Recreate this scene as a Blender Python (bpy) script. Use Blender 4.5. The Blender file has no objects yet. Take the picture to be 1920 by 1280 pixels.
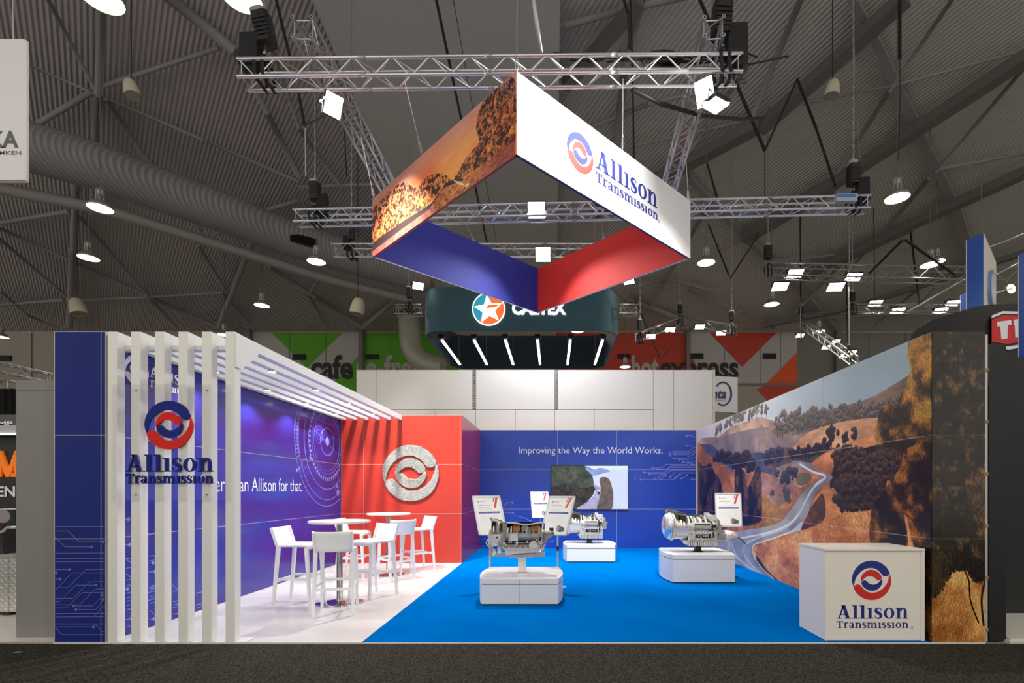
import bpy, math, random
import numpy as np
from mathutils import Vector, Matrix
random.seed(7); rng = np.random.default_rng(7)
C = bpy.context.scene.collection
SC = bpy.context.scene
# ------------------------------------------------------------------ camera, world, lights, exposure
F = 954.0; HX, HY, HZ, FD = 1038.0, 920.0, 1.45, 4.87      # measured focal length in photo pixels, horizon point, eye height, distance to stand edge
cd = bpy.data.cameras.new('camera'); cam = bpy.data.objects.new('camera', cd); C.objects.link(cam)
cam.location = (0, -FD, HZ); cam.rotation_euler = (math.pi/2, 0, 0)
cd.sensor_width = 36; cd.lens = F/1920*36; cd.shift_x = -(HX-960)/1920; cd.shift_y = (HY-640)/1920
cd.clip_end = 300; SC.camera = cam
w = bpy.data.worlds.new('hall_air'); SC.world = w; w.use_nodes = True
w.node_tree.nodes['Background'].inputs[0].default_value = (1.0, .95, .88, 1)
w.node_tree.nodes['Background'].inputs[1].default_value = 0.9
SC.view_settings.view_transform = 'Standard'; SC.view_settings.look = 'None'
SC.view_settings.exposure = 0.0; SC.view_settings.gamma = 1.0; SC.view_settings.use_curve_mapping = False

def area(name, loc, target, size, power, col=(1, 1, 1), spread=180, shape='SQUARE'):
    l = bpy.data.lights.new(name, 'AREA'); l.energy = power; l.color = col; l.size = size; l.shape = shape
    l.spread = math.radians(spread)
    o = bpy.data.objects.new(name, l); C.objects.link(o); o.location = loc
    d = Vector(target)-Vector(loc); o.rotation_euler = d.to_track_quat('-Z', 'Y').to_euler()
    return o
def spot(name, loc, target, power, ang, col=(1, 1, 1), blend=.6, rad=.05):
    l = bpy.data.lights.new(name, 'SPOT'); l.energy = power; l.color = col; l.spot_size = math.radians(ang)
    l.spot_blend = blend; l.shadow_soft_size = rad
    o = bpy.data.objects.new(name, l); C.objects.link(o); o.location = loc
    d = Vector(target)-Vector(loc); o.rotation_euler = d.to_track_quat('-Z', 'Y').to_euler()
# floods clamped to the rig
area('flood_lamp_front_left', (-3.0, 2.1, 6.85), (-2.1, 6.5, 0), .35, 175, (1, .99, .96), 72)
area('flood_lamp_front_right', (1.9, 1.7, 7.0), (-.1, 1.7, 6.0), .35, 60, (1, .99, .96), 150)
area('flood_lamp_front_right_low', (2.2, 2.0, 6.7), (1.9, 6.0, 0), .35, 190, (1, .99, .96), 62)
area('flood_lamp_back', (-.36, 5.6, 6.95), (-.3, 2.0, 1.0), .3, 170, (1, 1, 1), 120)
area('flood_lamp_rear', (-.26, 7.3, 7.0), (.3, 7.0, 0), .3, 210, (1, 1, 1), 150)
for hx, hy in [(-9, 8.5), (-14, 13), (9, 8.5), (4.8, 12), (-8, 15), (8, 15), (0, 19), (-20, 17), (18, 17),
               (-7, -3), (7, -3), (0, -8), (14, 0), (-14, 0), (1.5, -4.2), (-4, -6.5), (5, -7)]:
    area('hall_bay_light', (hx, hy, 8.9), (hx, hy, 0), .6, 95 if hy > -1 else 85, (1, .90, .78), 180, 'DISK')

# ------------------------------------------------------------------ helpers
def at(px, py, D):                     # pixel of the photo at distance D -> world point
    return Vector(((px-HX)/F*D, D-FD, HZ+(HY-py)/F*D))
def lin(c): return c/12.92 if c <= .04045 else ((c+.055)/1.055)**2.4
def rgb(r, g, b): return (lin(r/255), lin(g/255), lin(b/255), 1)
_M = {}
def mat(name, col=(200, 200, 200), rough=.5, metal=0., emit=None, es=1., bump=None, coat=0., var=None, trans=0., spec=None):
    if name in _M: return _M[name]
    m = bpy.data.materials.new(name); m.use_nodes = True; nt = m.node_tree; b = nt.nodes['Principled BSDF']
    c = rgb(*col); b.inputs['Base Color'].default_value = c
    b.inputs['Roughness'].default_value = rough; b.inputs['Metallic'].default_value = metal
    if coat: b.inputs['Coat Weight'].default_value = coat; b.inputs['Coat Roughness'].default_value = .06
    if trans: b.inputs['Transmission Weight'].default_value = trans
    if spec is not None: b.inputs['Specular IOR Level'].default_value = spec
    if emit: b.inputs['Emission Color'].default_value = rgb(*emit); b.inputs['Emission Strength'].default_value = es
    tc = nt.nodes.new('ShaderNodeTexCoord')
    if var:                              # (scale, colour2, detail, stretch)
        mp = nt.nodes.new('ShaderNodeMapping'); mp.inputs['Scale'].default_value = var[3] if len(var) > 3 else (1, 1, 1)
        n = nt.nodes.new('ShaderNodeTexNoise'); n.inputs['Scale'].default_value = var[0]; n.inputs['Detail'].default_value = var[2] if len(var) > 2 else 4
        r = nt.nodes.new('ShaderNodeValToRGB'); r.color_ramp.elements[0].color = c; r.color_ramp.elements[1].color = rgb(*var[1])
        r.color_ramp.elements[0].position = .35; r.color_ramp.elements[1].position = .65
        nt.links.new(tc.outputs['Object'], mp.inputs['Vector']); nt.links.new(mp.outputs['Vector'], n.inputs['Vector'])
        nt.links.new(n.outputs['Fac'], r.inputs['Fac']); nt.links.new(r.outputs['Color'], b.inputs['Base Color'])
    if bump:                             # (scale, strength, distance)
        n = nt.nodes.new('ShaderNodeTexNoise'); n.inputs['Scale'].default_value = bump[0]; n.inputs['Detail'].default_value = 3
        bp = nt.nodes.new('ShaderNodeBump'); bp.inputs['Strength'].default_value = bump[1]; bp.inputs['Distance'].default_value = bump[2] if len(bump) > 2 else .01
        nt.links.new(tc.outputs['Object'], n.inputs['Vector']); nt.links.new(n.outputs['Fac'], bp.inputs['Height']); nt.links.new(bp.outputs['Normal'], b.inputs['Normal'])
    _M[name] = m; return m
def print_mat(name, arr, rough=.3, emit=0., coat=0.):
    """a flat print: pixels painted in this script by numpy (arr = H x W x 3, sRGB 0..1, row 0 on top)"""
    H, W = arr.shape[:2]
    im = bpy.data.images.new(name, W, H); a = np.ones((H, W, 4), np.float32); a[..., :3] = np.clip(arr[::-1], 0, 1)
    im.pixels.foreach_set(a.ravel()); im.update(); im.pack()
    m = bpy.data.materials.new(name); m.use_nodes = True; nt = m.node_tree; b = nt.nodes['Principled BSDF']
    t = nt.nodes.new('ShaderNodeTexImage'); t.image = im; t.extension = 'EXTEND'
    nt.links.new(t.outputs['Color'], b.inputs['Base Color']); b.inputs['Roughness'].default_value = rough
    if coat: b.inputs['Coat Weight'].default_value = coat; b.inputs['Coat Roughness'].default_value = .08
    if emit:
        b.inputs['Base Color'].default_value = (0, 0, 0, 1); nt.links.remove(b.inputs['Base Color'].links[0])
        nt.links.new(t.outputs['Color'], b.inputs['Emission Color']); b.inputs['Emission Strength'].default_value = emit
    return m

def tag(o, label=None, cat=None, group=None, kind=None):
    if label: o['label'] = label
    if cat: o['category'] = cat
    if group: o['group'] = group
    if kind: o['kind'] = kind
    return o
def thing(name, label, cat, loc=(0, 0, 0), rotz=0, group=None):
    o = bpy.data.objects.new(name, None); C.objects.link(o); o.location = loc; o.rotation_euler = (0, 0, rotz)
    o.empty_display_size = .1
    return tag(o, label, cat, group)
def dup(root, loc, rotz, label, name=None):
    def cp(o, par):
        c = o.copy(); C.objects.link(c); c.parent = par
        for ch in list(o.children):
            if ch.name in seen: cp(ch, c)
        return c
    seen = {o.name for o in root.children_recursive}
    c = cp(root, None); c.location = loc; c.rotation_euler = (0, 0, rotz); c['label'] = label
    return c

class B:
    """collects shapes, then builds them as ONE mesh object"""
    def __init__(s): s.v = []; s.f = []; s.m = []; s.uv = {}; s.mi = 0; s.sm = []; s.smooth = False
    def add(s, vs, fs):
        o = len(s.v); s.v += [tuple(v) for v in vs]
        for f in fs: s.f.append(tuple(i+o for i in f)); s.m.append(s.mi); s.sm.append(s.smooth)
        return s
    def box(s, c, d, R=None, ch=0):
        x, y, z = d[0]/2, d[1]/2, d[2]/2
        if ch: return s.prism([(-x+ch, -y), (x-ch, -y), (x, -y+ch), (x, y-ch), (x-ch, y), (-x+ch, y), (-x, y-ch), (-x, -y+ch)],
                              (Vector(c)+(R @ Vector((0, 0, -z)) if R else Vector((0, 0, -z))), (R or Matrix.Identity(3)) @ Vector((1, 0, 0)), (R or Matrix.Identity(3)) @ Vector((0, 1, 0))), d[2])
        vs = [Vector((a*x, b*y, e*z)) for a in (-1, 1) for b in (-1, 1) for e in (-1, 1)]
        if R: vs = [R @ v for v in vs]
        vs = [v+Vector(c) for v in vs]
        return s.add(vs, [(0, 1, 3, 2), (4, 6, 7, 5), (0, 4, 5, 1), (2, 3, 7, 6), (0, 2, 6, 4), (1, 5, 7, 3)])
    def bb(s, x0, x1, y0, y1, z0, z1): return s.box(((x0+x1)/2, (y0+y1)/2, (z0+z1)/2), (abs(x1-x0), abs(y1-y0), abs(z1-z0)))
    def bar(s, p, q, wd, ht):               # rectangular bar between two points
        p, q = Vector(p), Vector(q); d = q-p; L = d.length; d.normalize()
        up = Vector((0, 0, 1)) if abs(d.z) < .95 else Vector((0, 1, 0))
        r = d.cross(up).normalized(); u = r.cross(d).normalized()
        R = Matrix((r, d, u)).transposed()
        return s.box((p+q)/2, (wd, L, ht), R)
    def cyl(s, p, q, r, n=8, r2=None, cap=True):
        p, q = Vector(p), Vector(q); d = (q-p).normalized(); r2 = r if r2 is None else r2
        a = Vector((0, 0, 1)) if abs(d.z) < .9 else Vector((1, 0, 0))
        u = d.cross(a).normalized(); w_ = d.cross(u)
        vs = []
        for k in range(n):
            t = 2*math.pi*k/n; o = u*math.cos(t)+w_*math.sin(t)
            vs += [p+o*r, q+o*r2]
        fs = [(2*k, 2*k+1, (2*k+3) % (2*n), (2*k+2) % (2*n)) for k in range(n)]
        sm = s.smooth; s.smooth = n > 6; s.add(vs, fs); s.smooth = sm
        if cap:
            o = len(s.v)-2*n
            s.f += [tuple(o+2*k for k in range(n))[::-1], tuple(o+2*k+1 for k in range(n))]; s.m += [s.mi]*2; s.sm += [False]*2
        return s
    def tube(s, pts, r, n=8, cap=True):
        pts = [Vector(p) for p in pts]; vs = []; prev = None
        for i, p in enumerate(pts):
            d = (pts[min(i+1, len(pts)-1)]-pts[max(i-1, 0)]).normalized()
            if prev is None: a = Vector((0, 0, 1)) if abs(d.z) < .9 else Vector((1, 0, 0)); u = d.cross(a).normalized()
            else: u = (prev-d*prev.dot(d)).normalized()
            prev = u; w_ = d.cross(u); rr = r[i] if hasattr(r, '__len__') else r
            for k in range(n):
                t = 2*math.pi*k/n; vs.append(p+(u*math.cos(t)+w_*math.sin(t))*rr)
        fs = [(i*n+k, i*n+(k+1) % n, (i+1)*n+(k+1) % n, (i+1)*n+k) for i in range(len(pts)-1) for k in range(n)]
        sm = s.smooth; s.smooth = True; o = len(s.v); s.add(vs, fs); s.smooth = sm
        if cap:
            s.f += [tuple(o+k for k in range(n))[::-1], tuple(o+(len(pts)-1)*n+k for k in range(n))]; s.m += [s.mi]*2; s.sm += [False]*2
        return s
    def lathe(s, prof, o, ax, n=24, a0=0, a1=360):     # prof = [(along axis, radius)]
        o = Vector(o); ax = Vector(ax).normalized(); a = Vector((0, 0, 1)) if abs(ax.z) < .9 else Vector((0, 1, 0))
        u = a; w_ = ax.cross(u).normalized(); full = abs(a1-a0) >= 360; m = n if full else n+1; vs = []
        for t, r in prof:
            for k in range(m):
                g = math.radians(a0+(a1-a0)*k/n); vs.append(o+ax*t+(u*math.cos(g)+w_*math.sin(g))*r)
        P = len(prof); fs = []
        for i in range(P-1):
            for k in range(n):
                k2 = (k+1) % m if full else k+1
                fs.append((i*m+k, i*m+k2, (i+1)*m+k2, (i+1)*m+k))
        sm = s.smooth; s.smooth = True; s.add(vs, fs); s.smooth = sm
        return s
    def prism(s, poly, fr, th):               # fr = (origin, right, up); extruded by th along right x up (towards viewer of that frame)
        o, r, u = Vector(fr[0]), Vector(fr[1]), Vector(fr[2]); nrm = r.cross(u).normalized()
        A = sum(poly[i][0]*poly[(i+1) % len(poly)][1]-poly[(i+1) % len(poly)][0]*poly[i][1] for i in range(len(poly)))
        if A < 0: poly = poly[::-1]
        n = len(poly); b = [o+r*x+u*y for x, y in poly]; t = [p+nrm*th for p in b]
        return s.add(b+t, [tuple(range(n))[::-1], tuple(range(n, 2*n))]+[(i, (i+1) % n, n+(i+1) % n, n+i) for i in range(n)])
    def strip(s, pts, fr, wd, th):            # polyline of constant width lying in the frame
        for p, q in zip(pts[:-1], pts[1:]):
            dx, dy = q[0]-p[0], q[1]-p[1]; L = math.hypot(dx, dy) or 1; nx, ny = -dy/L*wd/2, dx/L*wd/2; ex, ey = dx/L*wd*.3, dy/L*wd*.3
            s.prism([(p[0]-ex+nx, p[1]-ey+ny), (p[0]-ex-nx, p[1]-ey-ny), (q[0]+ex-nx, q[1]+ey-ny), (q[0]+ex+nx, q[1]+ey+ny)], fr, th)
        return s
    def disc(s, c, r, fr, th, n=14, ry=None): return s.prism([(c[0]+r*math.cos(6.2832*k/n), c[1]+(ry or r)*math.sin(6.2832*k/n)) for k in range(n)], fr, th)
    def ring(s, c, r, wd, fr, th, n=40, a0=0, a1=360):
        P = [(c[0]+r*math.cos(math.radians(a0+(a1-a0)*k/n)), c[1]+r*math.sin(math.radians(a0+(a1-a0)*k/n))) for k in range(n+1)]
        return s.strip(P, fr, wd, th)
    def build(s, name, mats, parent=None, uvf=None, local=False):
        me = bpy.data.meshes.new(name)
        off = Vector((0, 0, 0))
        if parent and not local: off = Vector(parent.location); 
        me.from_pydata([Vector(v)-off for v in s.v] if off.length else s.v, [], s.f)
        if not isinstance(mats, (list, tuple)): mats = [mats]
        for m in mats: me.materials.append(m)
        me.polygons.foreach_set('material_index', s.m); me.polygons.foreach_set('use_smooth', s.sm)
        if uvf:
            ul = me.uv_layers.new(name='UVMap'); co = [uvf(Vector(v)) for v in s.v]
            li = np.empty(len(me.loops), np.int32); me.loops.foreach_get('vertex_index', li)
            ul.data.foreach_set('uv', np.array(co, np.float32)[li].ravel())
        me.update(); o = bpy.data.objects.new(name, me); C.objects.link(o)
        if parent: o.parent = parent
        return o
def struct(name, b, mats, label, parent=None, **k):
    o = b.build(name, mats, parent, **k)
    if not parent: tag(o, label, None, None, 'structure')
    return o
def smoothpoly(P, n=4, closed=True):
    out = []; N = len(P)
    for i in range(N if closed else N-1):
        p0, p1, p2, p3 = (P[(i-1) % N], P[i], P[(i+1) % N], P[(i+2) % N]) if closed else (P[max(i-1, 0)], P[i], P[i+1], P[min(i+2, N-1)])
        for k in range(n):
            t = k/n
            out.append(tuple(.5*(2*p1[j]+(p2[j]-p0[j])*t+(2*p0[j]-5*p1[j]+4*p2[j]-p3[j])*t*t+(3*p1[j]-p0[j]-3*p2[j]+p3[j])*t**3) for j in range(2)))
    if not closed: out.append(P[-1])
    return out
def textverts(body, bold=0., shear=0.):
    cu = bpy.data.curves.new('t', 'FONT'); cu.body = body; cu.offset = bold; cu.shear = shear; cu.resolution_u = 3
    o = bpy.data.objects.new('t', cu); C.objects.link(o); bpy.context.view_layer.update()
    me = bpy.data.meshes.new_from_object(o.evaluated_get(bpy.context.evaluated_depsgraph_get()))
    v = [tuple(x.co) for x in me.vertices]; f = [tuple(p.vertices) for p in me.polygons]
    bpy.data.objects.remove(o); bpy.data.curves.remove(cu); bpy.data.meshes.remove(me)
    return v, f
def text(b, body, fr, x0, y0, wd, cap, bold=0., shear=0., lift=.002):
    """flat lettering: x0,y0 = left end of the baseline in the frame, wd = width, cap = capital height"""
    v, f = textverts(body, bold, shear); xs = [p[0] for p in v]; a, c = min(xs), max(xs); sx = wd/(c-a); sy = cap/.729
    o, r, u = Vector(fr[0]), Vector(fr[1]), Vector(fr[2]); n = r.cross(u).normalized()
    sm = b.smooth; b.smooth = False
    b.add([o+r*(x0+(p[0]-a)*sx)+u*(y0+p[1]*sy)+n*lift for p in v], f); b.smooth = sm
# ---- serif lettering of the maker's word mark, drawn as polygons
def arcs(cx, cy, ro, ri, a0, a1, n=10):
    g = [math.radians(a0+(a1-a0)*k/n) for k in range(n+1)]
    return [(cx+ro[0]*math.cos(t), cy+ro[1]*math.sin(t)) for t in g]+[(cx+ri[0]*math.cos(t), cy+ri[1]*math.sin(t)) for t in g[::-1]]
def stroke(P, W, n=4):
    Q = smoothpoly(P, n, False); m = len(Q); L, R_ = [], []
    for i, p in enumerate(Q):
        t = i/(m-1)*(len(W)-1); k = min(int(t), len(W)-2); w_ = (W[k]+(W[k+1]-W[k])*(t-k))/2
        a, c = Q[max(i-1, 0)], Q[min(i+1, m-1)]; dx, dy = c[0]-a[0], c[1]-a[1]; l = math.hypot(dx, dy) or 1
        L.append((p[0]-dy/l*w_, p[1]+dx/l*w_)); R_.append((p[0]+dy/l*w_, p[1]-dx/l*w_))
    return L+R_[::-1]
def rc(x0, x1, y0, y1): return [(x0, y0), (x1, y0), (x1, y1), (x0, y1)]
SF = .065
def glyph(c):
    X = .8
    if c == 'A': return 1.16, [[(.13, 0), (.24, 0), (.60, 1), (.47, 1)], [(.40, 1), (.68, 1), (1.02, 0), (.73, 0)], rc(.26, .8, .28, .35), rc(0, .37, 0, SF), rc(.63, 1.13, 0, SF), rc(.36, .6, 1-SF, 1)]
    if c == 'l': return .53, [rc(.13, .37, 0, 1), rc(0, .5, 0, SF), [(0, 1), (.2, 1), (.2, .9), (0, .94)]]
    if c == 'i': return .53, [rc(.13, .37, 0, X), rc(0, .5, 0, SF), [(0, X), (.2, X), (.2, X-.1), (0, X-.06)]]
    if c == 'o': return .9, [arcs(.44, X/2, (.42, X/2+.015), (.19, X/2-.06), 0, 180), arcs(.44, X/2, (.42, X/2+.015), (.19, X/2-.06), 180, 360)]
    if c == 'n': return 1.02, [rc(.12, .35, 0, X), rc(0, .46, 0, SF), [(0, X), (.2, X), (.2, X-.1), (0, X-.06)], rc(.64, .87, 0, .5), rc(.53, .99, 0, SF), arcs(.57, .5, (.30, .315), (.09, .23), 0, 165)]
    if c == 'm': return 1.58, [rc(.12, .35, 0, X), rc(0, .46, 0, SF), [(0, X), (.2, X), (.2, X-.1), (0, X-.06)], rc(.64, .87, 0, .5), rc(.53, .98, 0, SF), arcs(.57, .5, (.30, .315), (.09, .23), 0, 165),
                               rc(1.17, 1.40, 0, .5), rc(1.06, 1.53, 0, SF), arcs(1.10, .5, (.30, .315), (.09, .23), 0, 165)]
    if c == 's': return .66, [stroke([(.52, .56), (.50, .72), (.32, .775), (.14, .70), (.13, .54), (.32, .42), (.50, .28), (.48, .10), (.28, .025), (.08, .10), (.06, .25)], [.03, .06, .09, .16, .22, .24, .22, .16, .09, .06, .03])]
    if c == 'T': return 1.0, [rc(.36, .6, 0, 1), rc(.22, .74, 0, SF), rc(.02, .94, 1-SF*1.2, 1), [(.02, 1), (.02, .7), (.07, .7), (.14, .92)], [(.94, 1), (.94, .7), (.89, .7), (.82, .92)]]
    if c == 'r': return .72, [rc(.12, .35, 0, X), rc(0, .5, 0, SF), [(0, X), (.2, X), (.2, X-.1), (0, X-.06)], stroke([(.3, .5), (.38, .70), (.55, .78), (.66, .70)], [.06, .08, .16, .18])]
    if c == 'a': return .84, [stroke([(.12, .58), (.2, .74), (.42, .765), (.58, .62), (.58, .3), (.58, .05)], [.16, .10, .08, .2, .23, .23]), rc(.5, .8, 0, SF),
                              arcs(.32, .22, (.29, .24), (.10, .16), 0, 180), arcs(.32, .22, (.29, .24), (.10, .16), 180, 360)]
def serif(b, word, fr, x0, y0, wd, cap, th=.002):
    gl = [glyph(c) for c in word]; W = sum(g[0] for g in gl)-.03+.05*(len(gl)-1); sx = wd/W; x = 0
    for adv, ps in gl:
        for p in ps: b.prism([(x0+(x+q[0])*sx, y0+q[1]*cap) for q in p], fr, th)
        x += adv+.05
OUT = smoothpoly([(-.913, -.327), (-1, 0), (-.94, .34), (-.766, .643), (-.5, .866), (-.17, .985), (.17, .985), (.5, .866), (.766, .643), (.90, .40), (.86, .27), (.70, .20), (.56, .256), (.40, .44), (.21, .575),
                  (.0, .625), (-.24, .60), (-.465, .497), (-.657, .32), (-.785, .128), (-.86, -.096), (-.895, -.3)], 3)
INN = smoothpoly([(-.535, -.058), (-.545, .096), (-.465, .288), (-.304, .449), (-.08, .535), (.144, .506), (.337, .40), (.48, .24), (.506, .112), (.449, .026), (.337, 0), (.24, .048), (.144, .144), (-.016, .208),
                  (-.208, .199), (-.353, .112), (-.449, 0), (-.503, -.05)], 3)
def emblem(b, fr, cx, cy, R, th, ms=(0, 1)):
    mi0 = b.mi
    for k, (P, sg) in enumerate([(OUT, 1), (OUT, -1), (INN, 1), (INN, -1)]):
        b.mi = ms[0] if k in (0, 3) else ms[1]
        b.prism([(cx+sg*x*R, cy+sg*y*R) for x, y in P], fr, th)
    b.mi = mi0

# ------------------------------------------------------------------ numpy paint box for the printed graphics
def noise(h, wd, cells, seed=0, octs=4, ratio=1.):
    r = np.random.default_rng(seed); out = np.zeros((h, wd)); amp = 1; tot = 0
    for o in range(octs):
        cy = max(2, int(cells*2**o)); cx = max(2, int(cells*ratio*2**o*wd/h)); g = r.random((cy+2, cx+2))
        y = np.linspace(0, cy, h, endpoint=False); x = np.linspace(0, cx, wd, endpoint=False)
        yi = y.astype(int); xi = x.astype(int); fy = y-yi; fx = x-xi; fy = (fy*fy*(3-2*fy))[:, None]; fx = fx*fx*(3-2*fx)
        a = g[yi][:, xi]; b_ = g[yi][:, xi+1]; c_ = g[yi+1][:, xi]; d_ = g[yi+1][:, xi+1]
        out += amp*((a*(1-fx)+b_*fx)*(1-fy)+(c_*(1-fx)+d_*fx)*fy); tot += amp; amp *= .5
    return out/tot
def col(*c): return np.array(c, float)/255
def polymask(h, wd, P):
    m = np.zeros((h, wd), bool); P = np.array(P, float); n = len(P); xs = np.arange(wd)+.5
    y0 = max(0, int(P[:, 1].min())); y1 = min(h, int(P[:, 1].max())+2)
    for y in range(y0, y1):
        yy = y+.5; X = []
        for i in range(n):
            a, c = P[i], P[(i+1) % n]
            if (a[1] <= yy) != (c[1] <= yy): X.append(a[0]+(yy-a[1])/(c[1]-a[1])*(c[0]-a[0]))
        X.sort()
        for k in range(0, len(X)-1, 2): m[y, max(0, int(round(X[k]))):max(0, int(round(X[k+1])))] = True
    return m
class Paint:
    def __init__(s, wd, h, fwd): s.W = wd; s.H = h; s.a = np.zeros((h, wd, 3)); s.fwd = fwd
    def P(s, pts): return [s.fwd(*p) for p in pts]
    def poly(s, pts, c1, c2=None, cells=8, seed=1, ratio=1., sm=3, octs=4):
        Q = s.P(pts); Q = smoothpoly(Q, sm) if sm > 1 else Q; m = polymask(s.H, s.W, Q)
        if c2 is None: s.a[m] = c1; return m
        n = noise(s.H, s.W, cells, seed, octs, ratio)[..., None]; n = np.clip((n-.3)/.4, 0, 1)
        s.a[m] = (c1*(1-n)+c2*n)[m]; return m
    def splat(s, x, y, c, r):                # discs of radius r pixels
        x = np.asarray(x, int); y = np.asarray(y, int); R = int(math.ceil(r))
        for dy in range(-R, R+1):
            for dx in range(-R, R+1):
                if dx*dx+dy*dy <= r*r+.3:
                    X = x+dx; Y = y+dy; k = (X >= 0) & (X < s.W) & (Y >= 0) & (Y < s.H); s.a[Y[k], X[k]] = c[k]
    def leaves(s, m, n, cols, length=6, r=1, slant=0., seed=0, cl=10, dk=1.):
        """n short hanging strokes inside mask m, coloured in clumps"""
        rr = np.random.default_rng(seed); ys, xs = np.nonzero(m)
        if len(ys) == 0: return
        k = rr.integers(0, len(ys), n); y = ys[k]; x = xs[k]
        nz = noise(s.H, s.W, cl, seed+5, 3); nz = np.clip((nz-.25)/.5, 0, .999)**dk; cols = np.array(cols)
        idx = np.clip((nz[y, x]*len(cols)+rr.normal(0, .7, n)).astype(int), 0, len(cols)-1)
        c = cols[idx]*(.75+.5*rr.random((n, 1))); sl = slant+rr.normal(0, .25, n); L = length*(.5+rr.random(n))
        for t in range(int(length*1.5)+1):
            on = t < L; s.splat((x+sl*t)[on], (y+t)[on], c[on], r*.6)
    def tree(s, px, py, w_, h_, cols, n=260, seed=0, r=1.6, trunk=None):
        rr = np.random.default_rng(seed); x0, y0 = s.fwd(px, py); xa, _ = s.fwd(px-w_/2, py); xb, _ = s.fwd(px+w_/2, py); _, ya = s.fwd(px, py-h_)
        W_ = max(4, abs(xb-xa)); H_ = max(4, y0-ya); n = int(min(9000, max(n*.6, W_*H_*.42)))
        if trunk is not None:
            t = np.linspace(0, 1, int(H_)+1); s.splat(x0+np.sin(t*3+seed)*W_*.03, y0-t*H_*.7, np.repeat(trunk[None], len(t), 0), max(1, W_*.03))
        nb = 14; bx = x0+rr.normal(0, .2, nb)*W_; by = y0-H_*(.3+.65*rr.random(nb)); br = W_*(.10+.11*rr.random(nb)); ry_ = np.minimum(br, H_*.22)
        k = rr.integers(0, nb, n); a = rr.random(n)*6.283; q = np.sqrt(rr.random(n)); X = bx[k]+np.cos(a)*q*br[k]; Y = by[k]+np.sin(a)*q*ry_[k]
        sh = np.clip((.5-np.sin(a)*q*-.5+rr.normal(0, .2, n)), 0, .99); ci = ((1-sh)*len(cols)).astype(int).clip(0, len(cols)-1)
        s.splat(X, Y, np.array(cols)[ci]*(.85+.3*rr.random((n, 1))), r)
def walls(P0, P1, L, H, W, Hh, ztop=None):
    """photo pixel -> pixel of a print on the vertical plane through P0,P1 (X, distance)"""
    dX, dD = P1[0]-P0[0], P1[1]-P0[1]; zt = H if ztop is None else ztop
    def f(px, py):
        o = (px-HX)/F; s_ = (o*P0[1]-P0[0])/(dX-o*dD); D = P0[1]+s_*dD; z = HZ+(HY-py)/F*D
        return s_*W, (zt-z)/H*Hh
    return f

# ------------------------------------------------------------------ the printed graphics
XR, XL, YB, WH = 3.62, -4.28, 7.92, 2.976
def fin(p): return p.a
# road-through-the-hills mural on the right wall
W_, H_ = 1700, 640
p = Paint(W_, H_, walls((XR, FD), (XR, FD+YB), YB, WH, W_, H_))
yy = np.linspace(0, 1, H_)[:, None]; xx = np.linspace(0, 1, W_)[None, :]
cl = noise(H_, W_, 4, 3, 5, .7); t = np.clip(xx*1.3-.15, 0, 1)
sky = col(148, 168, 182)*(1-t)[..., None]+col(184, 182, 194)*t[..., None]
p.a[:] = sky*(.92+.16*cl[..., None])+np.clip(yy-.1, 0, 1)[..., None]*.10
DK = [col(50, 47, 48), col(70, 68, 70), col(96, 90, 88), col(120, 110, 104)]
NV = [col(26, 30, 48), col(40, 44, 64), col(58, 60, 78), col(84, 78, 88)]
BL = [col(18, 20, 30), col(30, 29, 36), col(46, 42, 44), col(74, 60, 54)]
BR = [col(16, 14, 12), col(38, 32, 22), col(66, 54, 34), col(96, 74, 44), col(132, 92, 50)]
# far hills
p.poly([(1306, 834), (1345, 819), (1372, 800), (1400, 790), (1425, 782), (1450, 789), (1480, 800), (1520, 800), (1560, 790), (1760, 760), (1760, 960), (1300, 960)], col(170, 146, 132), col(126, 112, 112), 7, 2, 1.6)
p.poly([(1340, 824), (1400, 806), (1455, 800), (1500, 815), (1540, 810), (1560, 840), (1480, 860), (1400, 862), (1330, 850)], col(104, 98, 108), col(136, 122, 120), 9, 4)
p.poly([(1445, 808), (1480, 792), (1530, 772), (1580, 762), (1640, 742), (1690, 712), (1760, 680), (1760, 800), (1640, 784), (1560, 802), (1500, 812), (1470, 822)], col(92, 86, 86), col(124, 108, 102), 12, 6)
p.poly([(1655, 742), (1675, 728), (1700, 722), (1760, 715), (1760, 760), (1700, 748), (1670, 752)], col(140, 112, 104), col(110, 90, 86), 8, 3)
for k, (x, y) in enumerate([(1344, 817), (1351, 812), (1362, 806), (1369, 803), (1378, 796), (1386, 794), (1393, 792), (1405, 790), (1411, 786), (1419, 782), (1428, 781), (1437, 781)]):
    p.tree(x, y+2, 9, 19+k*.6, DK, 190, k, 1.2, col(70, 66, 68))
for k in range(26):
    x = 1458+k*9.6; b_ = 816-(x-1458)*.13-(max(0, x-1620))*.32; p.tree(x, b_+4, 17, 44+6*math.sin(k*2.1)-(x > 1640)*14, DK, 420, 40+k, 1.9, col(66, 62, 62))
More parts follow.
